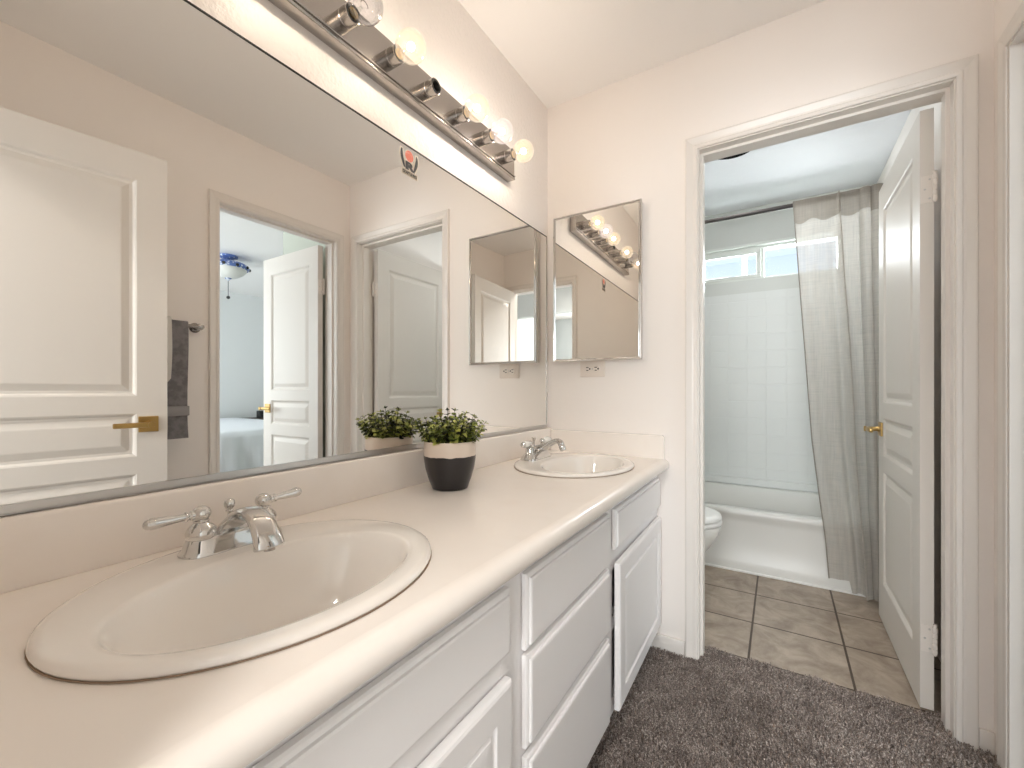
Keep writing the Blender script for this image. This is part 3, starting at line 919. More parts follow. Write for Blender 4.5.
for i, y in enumerate(BY):
    bm = bmesh.new()
    lathe(bm, (0.030, y, BZ), (1, 0, 0), [(0.0225, 0), (0.0225, 0.020), (0.0217, 0.021), (0.0225, 0.022), (0.0225, 0.047), (0.0210, 0.048), (0.0175, 0.046), (0.015, 0.020), (0.0, 0.018)], 28)
    s_ = finish('lamp_socket', rel(bm, vl), M['nickel'], vl, smooth=True, angle=35)
    bm = bmesh.new()
    lathe(bm, (0.060, y, BZ), (1, 0, 0), [(0.0172, 0), (0.0200, 0.0165), (0.0185, 0.0195), (0.015, 0.018), (0.0135, 0.0)], 24, False, False)
    finish('socket_collar', rel(bm, vl), M['black'], s_, smooth=True)
    if i == 3:
        s_['label'] = 'empty socket without a bulb'
        continue
    lit = i != 1
    glassm = M['bulb_off'] if not lit else (M['bulb_lit_cool'] if i == 5 else M['bulb_lit'])
    cx_ = 0.121
    bm = bmesh.new()
    pr_ = [(0.0125, -0.046), (0.0130, -0.041)] + sphere_prof(0.0400, -68, 90, 18)
    lathe(bm, (cx_, y, BZ), (1, 0, 0), pr_, 32, True, False)
    b = finish('light_bulb', rel(bm, vl), glassm, vl, smooth=True, angle=None)
    b['label'] = 'unlit clear globe bulb' if not lit else ('lit clear globe bulb' if i == 5 else 'lit warm globe bulb')
    bm = bmesh.new()
    lathe(bm, (cx_ - 0.052, y, BZ), (1, 0, 0), [(0.0125, 0), (0.0132, 0.006), (0.0120, 0.010), (0.0, 0.010)], 18)
    finish('screw_base', rel(bm, vl), M['brass'], b, smooth=True)
    bm = bmesh.new()
    lathe(bm, (cx_ - 0.042, y, BZ), (1, 0, 0), [(0.007, 0), (0.006, 0.012), (0.0035, 0.022), (0.0030, 0.028), (0, 0.029)], 14)
    for sg in (-1, 1):
        tube(bm, [(cx_ - 0.016, y, BZ), (cx_ - 0.004, y + sg * 0.010, BZ)], 0.0006, 6)
    finish('glass_stem', rel(bm, vl), M['pane'] if not lit else M['bulb_off'], b, smooth=True)
    bm = bmesh.new()
    if lit:
        lathe(bm, (cx_, y, BZ), (1, 0, 0), sphere_prof(0.0095, -90, 90, 10), 16, False, False)
        finish('filament', rel(bm, vl), M['filament'], b, smooth=True)
    else:
        tube(bm, [(cx_ - 0.004, y + 0.010 * math.cos(k), BZ + 0.010 * math.sin(k)) for k in [PI * q / 10 for q in range(11)]], 0.0007, 6)
        finish('filament', rel(bm, vl), M['black'], b)

# ------------------------------------------------------------------ square mirror cabinet and outlet on the end wall
MX0, MX1, MZ0, MZ1, MYF = 0.046, 0.454, 1.215, 1.887, 1.802
mc = thing('medicine_cabinet', 'chrome-framed mirrored cabinet beside the long mirror', 'medicine cabinet', ((MX0 + MX1) / 2, L, MZ0))
bm = boxes((MX0 + 0.004, MX1 - 0.004, MYF + 0.0165, L, MZ0 + 0.004, MZ1 - 0.004))
finish('cabinet_box', rel(bm, mc), M['trim'], mc)
bm = bmesh.new()
fw = 0.013
P = lambda a, d, z: (a, MYF - d, z)
prev = None
for ins, dep in ((0.001, -0.016), (0.0, -0.014), (0.0, -0.003), (0.002, 0.0), (0.006, 0.0015), (0.009, 0.0), (fw, -0.004)):
    r = [bm.verts.new(P(a, dep, z)) for a, z in ((MX0 + ins, MZ0 + ins), (MX1 - ins, MZ0 + ins), (MX1 - ins, MZ1 - ins), (MX0 + ins, MZ1 - ins))]
    if prev:
        for k in range(4):
            bm.faces.new((prev[k], prev[(k + 1) % 4], r[(k + 1) % 4], r[k]))
    prev = r
ajar = Matrix.Translation((MX1, MYF + 0.016, 0)) @ Matrix.Rotation(math.radians(0.8), 4, 'Z') @ Matrix.Translation((-MX1, -MYF - 0.016, 0))
bm.transform(ajar)
finish('chrome_frame', rel(bm, mc), M['chrome'], mc)
bm = boxes((MX0 + 0.008, MX1 - 0.008, MYF + 0.003, MYF + 0.008, MZ0 + 0.008, MZ1 - 0.008))
bm.transform(ajar)
finish('mirror_glass', rel(bm, mc), M['mirror'], mc)

ot = thing('wall_outlet', 'ivory double socket outlet right under the chrome-framed cabinet', 'outlet', (0.224, L, 1.180))
finish('cover_plate', boxes((-0.059, 0.059, -0.006, 0, -0.036, 0.036), bevel=0.003), M['plastic'], ot, smooth=True)
for sg in (-1, 1):
    bm = bmesh.new()
    lathe(bm, (sg * 0.020, -0.005, 0.0), (0, -1, 0), [(0.0165, 0), (0.0165, 0.003), (0.0155, 0.0036), (0, 0.0036)], 28)
    rc = finish('receptacle', bm, M['plastic'], ot)
    bm = boxes((sg * 0.020 - 0.0085, sg * 0.020 + 0.0030, -0.0092, -0.0082, 0.0048, 0.0084), (sg * 0.020 - 0.0075, sg * 0.020 + 0.0025, -0.0092, -0.0082, -0.0084, -0.0048))
    lathe(bm, (sg * 0.020 + 0.0088, -0.0082, 0), (0, -1, 0), [(0.0038, 0), (0.0038, 0.001), (0, 0.001)], 12)
    finish('slots', bm, M['black'], rc)
bm = bmesh.new()
lathe(bm, (0, -0.006, 0), (0, -1, 0), [(0.0035, 0), (0.003, 0.001), (0, 0.0012)], 12)
finish('screw', bm, M['steel'], ot)

# ------------------------------------------------------------------ potted plant
pp = thing('potted_plant', 'leafy little boxwood in a black and cream pot on the countertop', 'potted plant', (0.128, 0.9625, ZC))
prof = [(0.046, 0.0), (0.0510, 0.002), (0.0530, 0.006), (0.0635, 0.034), (0.0710, 0.062), (0.0750, 0.088), (0.0758, 0.108), (0.0752, 0.128), (0.0742, 0.137), (0.0725, 0.1385), (0.0705, 0.137), (0.0700, 0.118), (0.0, 0.118)]
bm = bmesh.new()
lathe(bm, (0, 0, 0), (0, 0, 1), prof, 56)
pot = finish('pot', bm, None, pp, smooth=True, angle=60)
pm = mat('two_tone_glaze', rgb(222, 207, 194), 0.30, coat=0.2)
nt = pm.node_tree
tc = nt.nodes.new('ShaderNodeTexCoord')
sp_ = nt.nodes.new('ShaderNodeSeparateXYZ')
nt.links.new(tc.outputs['Object'], sp_.inputs[0])
n_ = nt.nodes.new('ShaderNodeTexNoise')
n_.inputs['Scale'].default_value = 22
nt.links.new(tc.outputs['Object'], n_.inputs['Vector'])
ma = nt.nodes.new('ShaderNodeMath')
ma.operation = 'MULTIPLY_ADD'
ma.inputs[1].default_value = 0.010
nt.links.new(n_.outputs['Fac'], ma.inputs[0])
nt.links.new(sp_.outputs['Z'], ma.inputs[2])
gt = nt.nodes.new('ShaderNodeMath')
gt.operation = 'GREATER_THAN'
gt.inputs[1].default_value = 0.102
nt.links.new(ma.outputs[0], gt.inputs[0])
mx = nt.nodes.new('ShaderNodeMix')
mx.data_type = 'RGBA'
mx.inputs[6].default_value = rgb(29, 26, 28)
mx.inputs[7].default_value = rgb(222, 207, 194)
nt.links.new(gt.outputs[0], mx.inputs[0])
nt.links.new(mx.outputs[2], nt.nodes['Principled BSDF'].inputs['Base Color'])
pot.data.materials.append(pm)
bm = bmesh.new()
lathe(bm, (0, 0, 0.116), (0, 0, 1), [(0.0695, 0), (0.0690, 0.008), (0.050, 0.014), (0.025, 0.017), (0, 0.018)], 32)
finish('moss', bm, M['soil'], pp, smooth=True)
def foliage():
    rnd = random.Random(11)
    bs, bl = bmesh.new(), bmesh.new()
    def leaf(p, d, nrm, ln, wd):
        d = d.normalized()
        s_ = d.cross(nrm).normalized()
        up = s_.cross(d).normalized()
        rows = [(0.0, 0.0), (0.22, 0.62), (0.5, 1.0), (0.78, 0.72), (1.0, 0.0)]
        L_, R_, Mi = [], [], []
        for t, q in rows:
            c = p + d * ln * t + up * (-0.18 * ln * t * t)
            Mi.append(bl.verts.new(c))
            if 0 < t < 1:
                L_.append(bl.verts.new(c + s_ * wd * q + up * wd * 0.35 * q))
                R_.append(bl.verts.new(c - s_ * wd * q + up * wd * 0.35 * q))
        for S in (L_, R_):
            bl.faces.new((Mi[0], Mi[1], S[0]))
            bl.faces.new((Mi[1], Mi[2], S[1], S[0]))
            bl.faces.new((Mi[2], Mi[3], S[2], S[1]))
            bl.faces.new((Mi[3], Mi[4], S[2]))
    n = 60
    for i in range(n):
        r = math.sqrt((i + 0.5) / n)
        az = i * 2.39996 + rnd.uniform(-0.25, 0.25)
        base = Vector((math.cos(az) * 0.056 * r, math.sin(az) * 0.056 * r, 0.128))
        tilt = 0.08 + 1.02 * r * rnd.uniform(0.75, 1.1)
        ln = rnd.uniform(0.070, 0.102) * (1.0 - 0.24 * r)
        out = Vector((math.cos(az), math.sin(az), 0))
        pts = []
        for k in range(7):
            t = k / 6
            a = tilt * (1 - 0.28 * t)
            pts.append(base + (out * math.sin(a) + Vector((0, 0, 1)) * math.cos(a)) * ln * t)
        tube(bs, pts, [0.0013 - 0.0007 * k / 6 for k in range(7)], 5)
        spin = rnd.uniform(0, PI)
        m = 7
        for k in range(1, m + 1):
            t = k / m
            q = t * 6
            i0 = min(int(q), 5)
            p = pts[i0].lerp(pts[i0 + 1], q - i0)
            d = (pts[i0 + 1] - pts[i0]).normalized()
            u = d.cross(Vector((0.3, 0.2, 1))).normalized()
            v_ = d.cross(u).normalized()
            for hh in (0, PI):
                a = spin + hh + rnd.uniform(-0.3, 0.3)
                o_ = u * math.cos(a) + v_ * math.sin(a)
                ld = (o_ * 1.0 + d * rnd.uniform(0.35, 0.9)).normalized()
                s_ = rnd.uniform(0.0145, 0.0205) * (1.05 - 0.25 * t)
                leaf(p, ld, d, s_, s_ * 0.47)
            spin += PI / 2
        leaf(pts[-1], (pts[-1] - pts[-2]).normalized() + out * 0.3, out, 0.010, 0.0034)
    finish('stems', bs, mat('dark_stem', rgb(52, 48, 30), 0.7), pp)
    lo = finish('foliage', bl, M['leaf'], pp, smooth=True, angle=None)
foliage()

# ------------------------------------------------------------------ towel bar and towels on the right wall (seen in the long mirror)
TBX, TBZ = W - 0.062, 1.388
tb = thing('towel_bar', 'brushed nickel towel bar on the right wall, seen in the long mirror', 'towel bar', (W, 0.66, TBZ))
bm = bmesh.new()
tube(bm, [(TBX, 0.36, TBZ), (TBX, 0.955, TBZ)], 0.0085, 16)
finish('bar', rel(bm, tb), M['nickel'], tb, smooth=True)
for y in (0.365, 0.950):
    bm = bmesh.new()
    lathe(bm, (W, y, TBZ), (-1, 0, 0), [(0.024, 0), (0.024, 0.006), (0.020, 0.010), (0.012, 0.014), (0.011, 0.050), (0.015, 0.052), (0.016, 0.062), (0.013, 0.074), (0, 0.076)], 24)
    finish('bar_post', rel(bm, tb), M['nickel'], tb, smooth=True, angle=40)
def hung_cloth(bm, y0, y1, xin, ztop, zf, zb, thick, seed, ny=26, wav=0.004, ragged=0.0):
    # cloth folded over the bar: front flap hangs on the room side, back flap against the wall
    rnd = random.Random(seed)
    ph = rnd.uniform(0, 6)
    path = []
    nf = 20
    for k in range(nf + 1):
        path.append((xin - thick, zf + (ztop - thick - zf) * k / nf, 1 - k / nf))
    for k in range(1, 8):
        a = PI * k / 8
        path.append((xin - thick * math.cos(a), ztop - thick + thick * math.sin(a), 0))
    for k in range(nf + 1):
        path.append((xin + thick, ztop - thick + (zb - ztop + thick) * k / nf, 0.4 * k / nf))
    def pt(y, q, off):
        x, z, wgt = q
        t = (y - y0) / (y1 - y0)
        x += wgt * wav * math.sin(9 * t + ph + z * 4) + off
        z2 = z - ragged * wgt * math.sin(14 * t + ph)
        return Vector((x, y + 0.006 * wgt * math.sin(z * 9 + ph) * (1 if t > 0.5 else -1), z2))
    rings = []
    th = 0.004
    for k in range(ny + 1):
        y = y0 + (y1 - y0) * k / ny
        outer_ = [pt(y, q, -th if i < nf + 4 else th) for i, q in enumerate(path)]
        inner_ = [pt(y, q, 0) for q in path]
        rings.append(outer_ + list(reversed(inner_)))
    loft(bm, rings)
    return bm
tw = thing('bath_towel', 'charcoal grey bath towel over the bar behind the gold-levered door', 'towel', (TBX, 0.68, TBZ))
bm = hung_cloth(bmesh.new(), 0.47, 0.895, TBX, TBZ + 0.020, 0.860, 0.92, 0.013, 4)
finish('towel_cloth', rel(bm, tw), M['towel'], tw, smooth=True, angle=60)
bm = boxes((TBX - 0.0255, TBX - 0.0172, 0.470, 0.897, 0.965, 1.010), bevel=0.003)
finish('woven_band', rel(bm, tw), M['towel_band'], tw, smooth=True)
bm = hung_cloth(bmesh.new(), 0.53, 0.826, TBX, TBZ + 0.035, 1.13, 1.15, 0.024, 7, wav=0.003, ragged=0.03)
o = finish('hand_towel', bm, M['white_cloth'], smooth=True, angle=60)
tag(o, 'white hand towel peeking out over the charcoal bath towel', 'towel')

# ------------------------------------------------------------------ bathroom shell
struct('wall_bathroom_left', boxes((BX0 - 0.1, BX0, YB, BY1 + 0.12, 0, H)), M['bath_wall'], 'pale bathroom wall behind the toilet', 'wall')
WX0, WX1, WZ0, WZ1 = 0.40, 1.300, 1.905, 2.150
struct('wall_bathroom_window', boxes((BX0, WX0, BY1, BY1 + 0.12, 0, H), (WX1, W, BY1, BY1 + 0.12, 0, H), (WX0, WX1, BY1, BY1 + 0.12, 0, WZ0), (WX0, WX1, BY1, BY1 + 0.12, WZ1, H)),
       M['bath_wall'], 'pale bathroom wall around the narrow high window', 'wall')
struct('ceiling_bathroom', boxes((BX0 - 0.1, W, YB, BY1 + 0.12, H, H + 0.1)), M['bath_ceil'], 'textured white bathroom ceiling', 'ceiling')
# sliding window: frame, fixed right pane, sliding left sash in front
wn = thing('window_1', 'narrow sliding window high above the bathtub', 'window', (0.85, BY1, WZ0), kind='structure')
bm = bmesh.new()
for b in ((WX0, WX1, BY1 + 0.01, BY1 + 0.09, WZ0, WZ0 + 0.014), (WX0, WX1, BY1 + 0.01, BY1 + 0.09, WZ1 - 0.018, WZ1), (WX0, WX0 + 0.018, BY1 + 0.01, BY1 + 0.09, WZ0, WZ1),
          (WX1 - 0.018, WX1, BY1 + 0.01, BY1 + 0.09, WZ0, WZ1), (0.812, 0.848, BY1 + 0.02, BY1 + 0.08, WZ0, WZ1)):
    box(bm, *b, bevel=0.002)
finish('window_frame', rel(bm, wn), M['vinyl'], wn)
bm = bmesh.new()
for b in ((WX0 - 0.015, WX1 + 0.015, BY1 - 0.022, BY1, WZ1, WZ1 + 0.022), ):
    box(bm, *b, bevel=0.004)
finish('window_sill', rel(bm, wn), M['vinyl'], wn)
bm = bmesh.new()
for b in ((WX0 + 0.018, 0.826, BY1 + 0.006, BY1 + 0.034, WZ0 + 0.014, WZ0 + 0.042), (WX0 + 0.018, 0.826, BY1 + 0.006, BY1 + 0.034, WZ1 - 0.050, WZ1 - 0.018),
          (WX0 + 0.018, WX0 + 0.046, BY1 + 0.006, BY1 + 0.034, WZ0 + 0.042, WZ1 - 0.050), (0.798, 0.826, BY1 + 0.006, BY1 + 0.034, WZ0 + 0.042, WZ1 - 0.050)):
    box(bm, *b, bevel=0.003)
sh = finish('sliding_sash', rel(bm, wn), M['vinyl'], wn)
bm = boxes((WX0 + 0.046, 0.798, BY1 + 0.018, BY1 + 0.022, WZ0 + 0.042, WZ1 - 0.050))
finish('pane', rel(bm, wn), M['pane'], sh)
bm = boxes((0.848, WX1 - 0.018, BY1 + 0.050, BY1 + 0.054, WZ0 + 0.014, WZ1 - 0.018))
finish('pane', rel(bm, wn), M['pane'], wn)
bm = boxes((0.700, 0.735, BY1 + 0.030, BY1 + 0.046, WZ0 + 0.042, WZ1 - 0.050))
finish('latch_stile', rel(bm, wn), M['vinyl'], wn)
# house next door, seen through the window
nb = thing('neighbouring_house', 'pale blue stucco house outside the bathroom window', 'house', (0.6, 8.2, -3.0))
finish('house_wall', rel(boxes((-5, 6, 8.0, 8.3, -3.0, 3.35)), nb), M['stucco'], nb)
finish('fascia', rel(boxes((-5.2, 6.2, 7.55, 8.0, 3.20, 3.42)), nb), M['roof'], nb)
bm = bmesh.new()
loft(bm, [[(-5.3, 7.5, 3.40), (-5.3, 11, 4.9), (-5.3, 11, 5.05), (-5.3, 7.5, 3.52)], [(6.3, 7.5, 3.40), (6.3, 11, 4.9), (6.3, 11, 5.05), (6.3, 7.5, 3.52)]])
finish('roof', rel(bm, nb), M['roof'], nb)

# ------------------------------------------------------------------ tub, surround, curtain, toilet
tubt = thing('bathtub', 'white alcove bathtub under the narrow window', 'bathtub', (0.73, TY, 0))
TX0, TX1, TZ = BX0 + 0.002, W - 0.002, 0.372
def rrect(x0, x1, y0, y1, r, z, n=6):
    pts = []
    for cx_, cy_, a0 in ((x1 - r, y1 - r, 0), (x0 + r, y1 - r, 90), (x0 + r, y0 + r, 180), (x1 - r, y0 + r, 270)):
        for k in range(n + 1):
            a = math.radians(a0 + 90 * k / n)
            pts.append(Vector((cx_ + r * math.cos(a), cy_ + r * math.sin(a), z)))
    return pts
bm = bmesh.new()
loft(bm, [rrect(TX0, TX1, TY + 0.004, BY1 - 0.002, 0.004, 0.004), rrect(TX0, TX1, TY + 0.002, BY1 - 0.002, 0.004, 0.030), rrect(TX0, TX1, TY + 0.006, BY1 - 0.002, 0.004, 0.070),
          rrect(TX0, TX1, TY + 0.020, BY1 - 0.002, 0.004, 0.110), rrect(TX0, TX1, TY + 0.024, BY1 - 0.002, 0.004, 0.290), rrect(TX0, TX1, TY + 0.016, BY1 - 0.002, 0.006, 0.320),
          rrect(TX0, TX1, TY + 0.001, BY1 - 0.002, 0.008, 0.338), rrect(TX0, TX1, TY, BY1 - 0.002, 0.010, 0.356), rrect(TX0 + 0.004, TX1 - 0.004, TY + 0.006, BY1 - 0.003, 0.012, 0.368), rrect(TX0 + 0.012, TX1 - 0.012, TY + 0.016, BY1 - 0.008, 0.02, TZ),
          rrect(TX0 + 0.065, TX1 - 0.065, TY + 0.070, BY1 - 0.075, 0.13, TZ), rrect(TX0 + 0.075, TX1 - 0.075, TY + 0.082, BY1 - 0.088, 0.13, TZ - 0.012),
          rrect(TX0 + 0.110, TX1 - 0.090, TY + 0.105, BY1 - 0.110, 0.13, 0.20), rrect(TX0 + 0.170, TX1 - 0.120, TY + 0.130, BY1 - 0.135, 0.12, 0.10), rrect(TX0 + 0.26, TX1 - 0.18, TY + 0.18, BY1 - 0.19, 0.10, 0.075)], True, True)
finish('tub_shell', rel(bm, tubt), M['tub'], tubt, smooth=True, angle=50)
bm = boxes((TX0, W - 0.13, TY - 0.006, TY + 0.006, 0.004, 0.016), bevel=0.003)
finish('caulk_bead', rel(bm, tubt), M['white'], tubt, smooth=True)
bm = bmesh.new()
lathe(bm, (0.35, BY1 - 0.30, 0.076), (0, 0, 1), [(0.03, 0), (0.03, 0.003), (0, 0.004)], 20)
finish('drain', rel(bm, tubt), M['chrome'], tubt)
SZ1 = 1.808
bm = boxes((BX0, W, BY1 - 0.012, BY1, TZ, SZ1), (BX0, BX0 + 0.012, TY + 0.01, BY1 - 0.012, TZ, SZ1), (W - 0.012, W, TY + 0.01, BY1 - 0.012, TZ, SZ1))
box(bm, BX0, W, BY1 - 0.040, BY1 - 0.010, TZ, TZ + 0.055, bevel=0.010)
struct('trim_4', bm, M['surround'], 'white moulded tile surround on the walls around the bathtub', 'tub surround')

# curtain rod and sheer curtain
RY, RZ = 2.83, 2.105
rd = thing('curtain_rod', 'dark bronze curtain rod across the bathtub', 'curtain rod', (0.73, RY, RZ))
bm = bmesh.new()
tube(bm, [(BX0, RY, RZ), (W, RY, RZ)], 0.0115, 16)
finish('rod', rel(bm, rd), M['dark_rod'], rd, smooth=True)
for x, s_ in ((BX0, 1), (W, -1)):
    bm = bmesh.new()
    lathe(bm, (x, RY, RZ), (s_, 0, 0), [(0.028, 0), (0.028, 0.006), (0.018, 0.014), (0.015, 0.022), (0.0115, 0.023)], 20)
    finish('end_flange', rel(bm, rd), M['dark_rod'], rd, smooth=True)

def curtain():
    t = thing('shower_curtain', 'sheer grey linen curtain gathered at the right of the bathtub', 'curtain', (1.25, RY, 0.02))
    # left edge swings in towards the bottom, right end is bunched behind the door
    def xl(z):
        pts = [(0.0, 1.170), (0.09, 1.166), (0.30, 1.150), (0.53, 1.122), (0.81, 1.092), (1.63, 1.038), (2.13, 1.006)]
        for (z0, a), (z1, b) in zip(pts, pts[1:]):
            if z <= z1:
                return a + (b - a) * (z - z0) / (z1 - z0)
        return pts[-1][1]
    def fold(s, z):
        zz = z / 2.13
        # broad flat panel, one pleat, second panel, tight gathers; deeper and broader low down
        y = 0.0
        y += -0.050 * math.exp(-((s - 0.44 - 0.07 * (1 - zz)) / (0.030 + 0.05 * (1 - zz))) ** 2)
        y += 0.030 * math.exp(-((s - 0.36 - 0.07 * (1 - zz)) / 0.045) ** 2) * (0.5 + 0.8 * (1 - zz))
        g = max(0.0, (s - 0.60) / 0.40)
        y += (0.034 + 0.012 * (1 - zz)) * math.sin(g * PI * 2 * 4.0 + 1.2 * (1 - zz)) * min(1, g * 5)
        y += 0.010 * math.sin(s * 7 + 2.2 * zz) * (1 - zz)
        y += 0.004 * math.sin(s * 30 + zz * 6)
        return y
    def xs(s, z):
        a = xl(z)
        x = a + (1.462 - a) * s
        zz = z / 2.13
        u_ = (s - 0.44 - 0.07 * (1 - zz)) / 0.05
        x -= 0.034 * u_ * math.exp(-u_ * u_)
        g = max(0.0, (s - 0.60) / 0.40)
        x += 0.017 * math.cos(g * PI * 2 * 4.0 + 1.2 * (1 - zz)) * min(1, g * 5) * min(1, (1 - g) * 6)
        return x
    zb = lambda s: 0.085 - 0.058 * min(1, max(0, (s - 0.29) / 0.03))
    def sheet(bm, z_lo, z_hi, off, ns=150, nz=70, wob=None):
        V = []
        for j in range(nz + 1):
            row = []
            for i in range(ns + 1):
                s = i / ns
                lo = z_lo(s)
                z = lo + (z_hi - lo) * j / nz
                fy = fold(s, z)
                k = min(1, max(0, (z - 1.96) / 0.09))      # the pocket hugs the rod
                top = min(fy * 0.55, 0.001) if off < 0 else max(fy * 0.55, -0.002)
                y = RY + fy * (1 - k) + top * k + off
                row.append(bm.verts.new((xs(s, z) + 0.010 * math.sin(z * 5 + s * 4) * s * (1 - s), y - 0.004, z)))
            V.append(row)
        for j in range(nz):
            for i in range(ns):
                bm.faces.new((V[j][i], V[j][i + 1], V[j + 1][i + 1], V[j + 1][i]))
        return bm
    bm = sheet(bmesh.new(), zb, RZ + 0.016, -0.010)
    o1 = finish('curtain_panel', rel(bm, t), M['sheer'], t, smooth=True, angle=None)
    bm = sheet(bmesh.new(), lambda s: RZ - 0.105 - 0.010 * math.sin(s * 26), RZ + 0.016, -0.0135, nz=14)
    o2 = finish('rod_pocket', rel(bm, t), M['sheer_hem'], t, smooth=True, angle=None)
    bm = sheet(bmesh.new(), lambda s: RZ - 0.02, RZ + 0.016, 0.018, nz=4)
    finish('pocket_back', rel(bm, t), M['sheer_hem'], t, smooth=True, angle=None)
    bm = bmesh.new()
    pts = [(xl(z) + 0.001, RY + fold(0, z) - 0.015, z) for z in [0.085 + 2.03 * k / 60 for k in range(61)]]
    tube(bm, pts, 0.0032, 6)
    finish('side_hem', rel(bm, t), M['sheer_hem'], t, smooth=True)
curtain()

tl = thing('toilet', 'white toilet just inside the bathroom, half hidden by the door frame', 'toilet', (0.33, 2.40, 0.004))
def egg(x0, x1, hw, z, n=36):
    # rounded at the front (+x), squarer behind
    pts = []
    for k in range(n):
        a = 2 * PI * k / n
        c, s_ = math.cos(a), math.sin(a)
        rr = 1.0 if c > 0 else 0.92
        pts.append(Vector(((x0 + x1) / 2 + (x1 - x0) / 2 * (c if c > 0 else math.copysign(abs(c) ** 0.7, c)), hw * math.copysign(abs(s_) ** 0.9, s_) * rr, z)))
    return pts
bm = bmesh.new()
loft(bm, [egg(-0.16, 0.22, 0.105, 0.0), egg(-0.16, 0.22, 0.105, 0.03), egg(-0.15, 0.21, 0.095, 0.10), egg(-0.14, 0.24, 0.105, 0.18), egg(-0.13, 0.31, 0.145, 0.27), egg(-0.12, 0.352, 0.176, 0.345), egg(-0.12, 0.362, 0.182, 0.385), egg(-0.11, 0.352, 0.174, 0.395)])
finish('bowl', bm, M['white_porcelain'], tl, smooth=True, angle=60)
bm = bmesh.new()
loft(bm, [egg(-0.09, 0.362, 0.182, 0.397), egg(-0.09, 0.368, 0.188, 0.402), egg(-0.09, 0.366, 0.187, 0.415), egg(-0.08, 0.356, 0.178, 0.419)])
finish('seat', bm, M['white'], tl, smooth=True, angle=60)
bm = bmesh.new()
loft(bm, [egg(-0.09, 0.358, 0.180, 0.424), egg(-0.09, 0.366, 0.187, 0.428), egg(-0.09, 0.362, 0.185, 0.440), egg(-0.07, 0.330, 0.160, 0.449), egg(0.0, 0.2, 0.08, 0.452)])
finish('lid', bm, M['white'], tl, smooth=True, angle=60)
finish('tank', boxes((-0.345, -0.165, -0.215, 0.215, 0.37, 0.72), bevel=0.02, seg=3), M['white_porcelain'], tl, smooth=True)
finish('tank_lid', boxes((-0.352, -0.155, -0.225, 0.225, 0.72, 0.755), bevel=0.010, seg=3), M['white_porcelain'], tl, smooth=True)
bm = bmesh.new()
lathe(bm, (-0.165, -0.15, 0.66), (1, 0, 0), [(0.014, 0), (0.014, 0.008), (0.008, 0.010), (0.008, 0.018), (0, 0.018)], 16)
box(bm, -0.155, -0.145, -0.155, -0.075, 0.652, 0.668, bevel=0.003)
finish('flush_lever', bm, M['chrome'], tl, smooth=True, angle=40)

# bathroom ceiling light: shallow dome in a dark rim
cl = thing('ceiling_light', 'round ceiling light with a dark rim, just above the bathroom doorway', 'ceiling light', (0.722, 2.66, H))
bm = bmesh.new()
lathe(bm, (0, 0, 0), (0, 0, -1), [(0.118, 0), (0.122, 0.006), (0.122, 0.012), (0.118, 0.018), (0.086, 0.018), (0.084, 0.0)], 48, False, False)
finish('rim', bm, M['matte_black'], cl, smooth=True, angle=40)
bm = bmesh.new()
lathe(bm, (0, 0, 0), (0, 0, -1), [(0.085, 0.010), (0.07, 0.013), (0.05, 0.015), (0.03, 0.016), (0, 0.0165)], 36, False, False)
finish('lens', bm, M['lamp_glow'], cl, smooth=True)

# ------------------------------------------------------------------ bedroom, seen through the long mirror
struct('wall_bedroom_far', boxes((DX1, DX1 + 0.12, DY0, -0.9, 0, H), (DX1, DX1 + 0.12, 0.7, DY1, 0, H), (DX1, DX1 + 0.12, -0.9, 0.7, 0, 0.8), (DX1, DX1 + 0.12, -0.9, 0.7, 2.2, H)), M['bed_wall'], 'pale bedroom wall behind the bed, seen in the long mirror', 'wall')
struct('wall_bedroom_north', boxes((1.60, DX1, DY1, DY1 + 0.12, 0, H)), M['bed_wall'], 'pale bedroom wall beyond the nightstand', 'wall')
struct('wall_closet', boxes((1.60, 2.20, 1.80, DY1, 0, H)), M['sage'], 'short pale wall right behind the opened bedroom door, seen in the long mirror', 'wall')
struct('wall_bedroom_south', boxes((2.60, 2.62, DY0 - 0.12, DY0, 0, H), (4.62, DX1, DY0 - 0.12, DY0, 0, H), (2.62, 4.62, DY0 - 0.12, DY0, 0, 0.80), (2.62, 4.62, DY0 - 0.12, DY0, 2.20, H)),
       M['bed_wall'], 'pale bedroom wall around the wide bedroom window', 'wall')
struct('wall_bedroom_west', boxes((HX1, HX1 + 0.1, HY0, -0.0, 0, H), (1.60, HX1, -0.115, 0.0, 0, H)), M['bed_wall'], 'pale wall between the bedroom and the hall', 'wall')
struct('ceiling_bedroom', boxes((1.60, DX1 + 0.12, DY0 - 0.12, DY1 + 0.12, H, H + 0.1)), M['ceil'], 'white bedroom ceiling, seen in the long mirror', 'ceiling')
struct('floor_bedroom', boxes((1.60, DX1 + 0.12, DY0 - 0.12, DY1 + 0.12, -0.1, 0)), M['carpet'], 'taupe carpet of the bedroom', 'floor')
wb = thing('window_2', 'wide two-sash bedroom window', 'window', (3.62, DY0, 0.80), kind='structure')
bm = bmesh.new()
for b in ((2.62, 4.62, DY0 - 0.10, DY0 - 0.03, 0.80, 0.85), (2.62, 4.62, DY0 - 0.10, DY0 - 0.03, 2.15, 2.20), (2.62, 2.67, DY0 - 0.10, DY0 - 0.03, 0.85, 2.15), (4.57, 4.62, DY0 - 0.10, DY0 - 0.03, 0.85, 2.15), (3.595, 3.645, DY0 - 0.10, DY0 - 0.03, 0.85, 2.15)):
    box(bm, *b, bevel=0.004)
finish('window_frame', rel(bm, wb), M['vinyl'], wb)
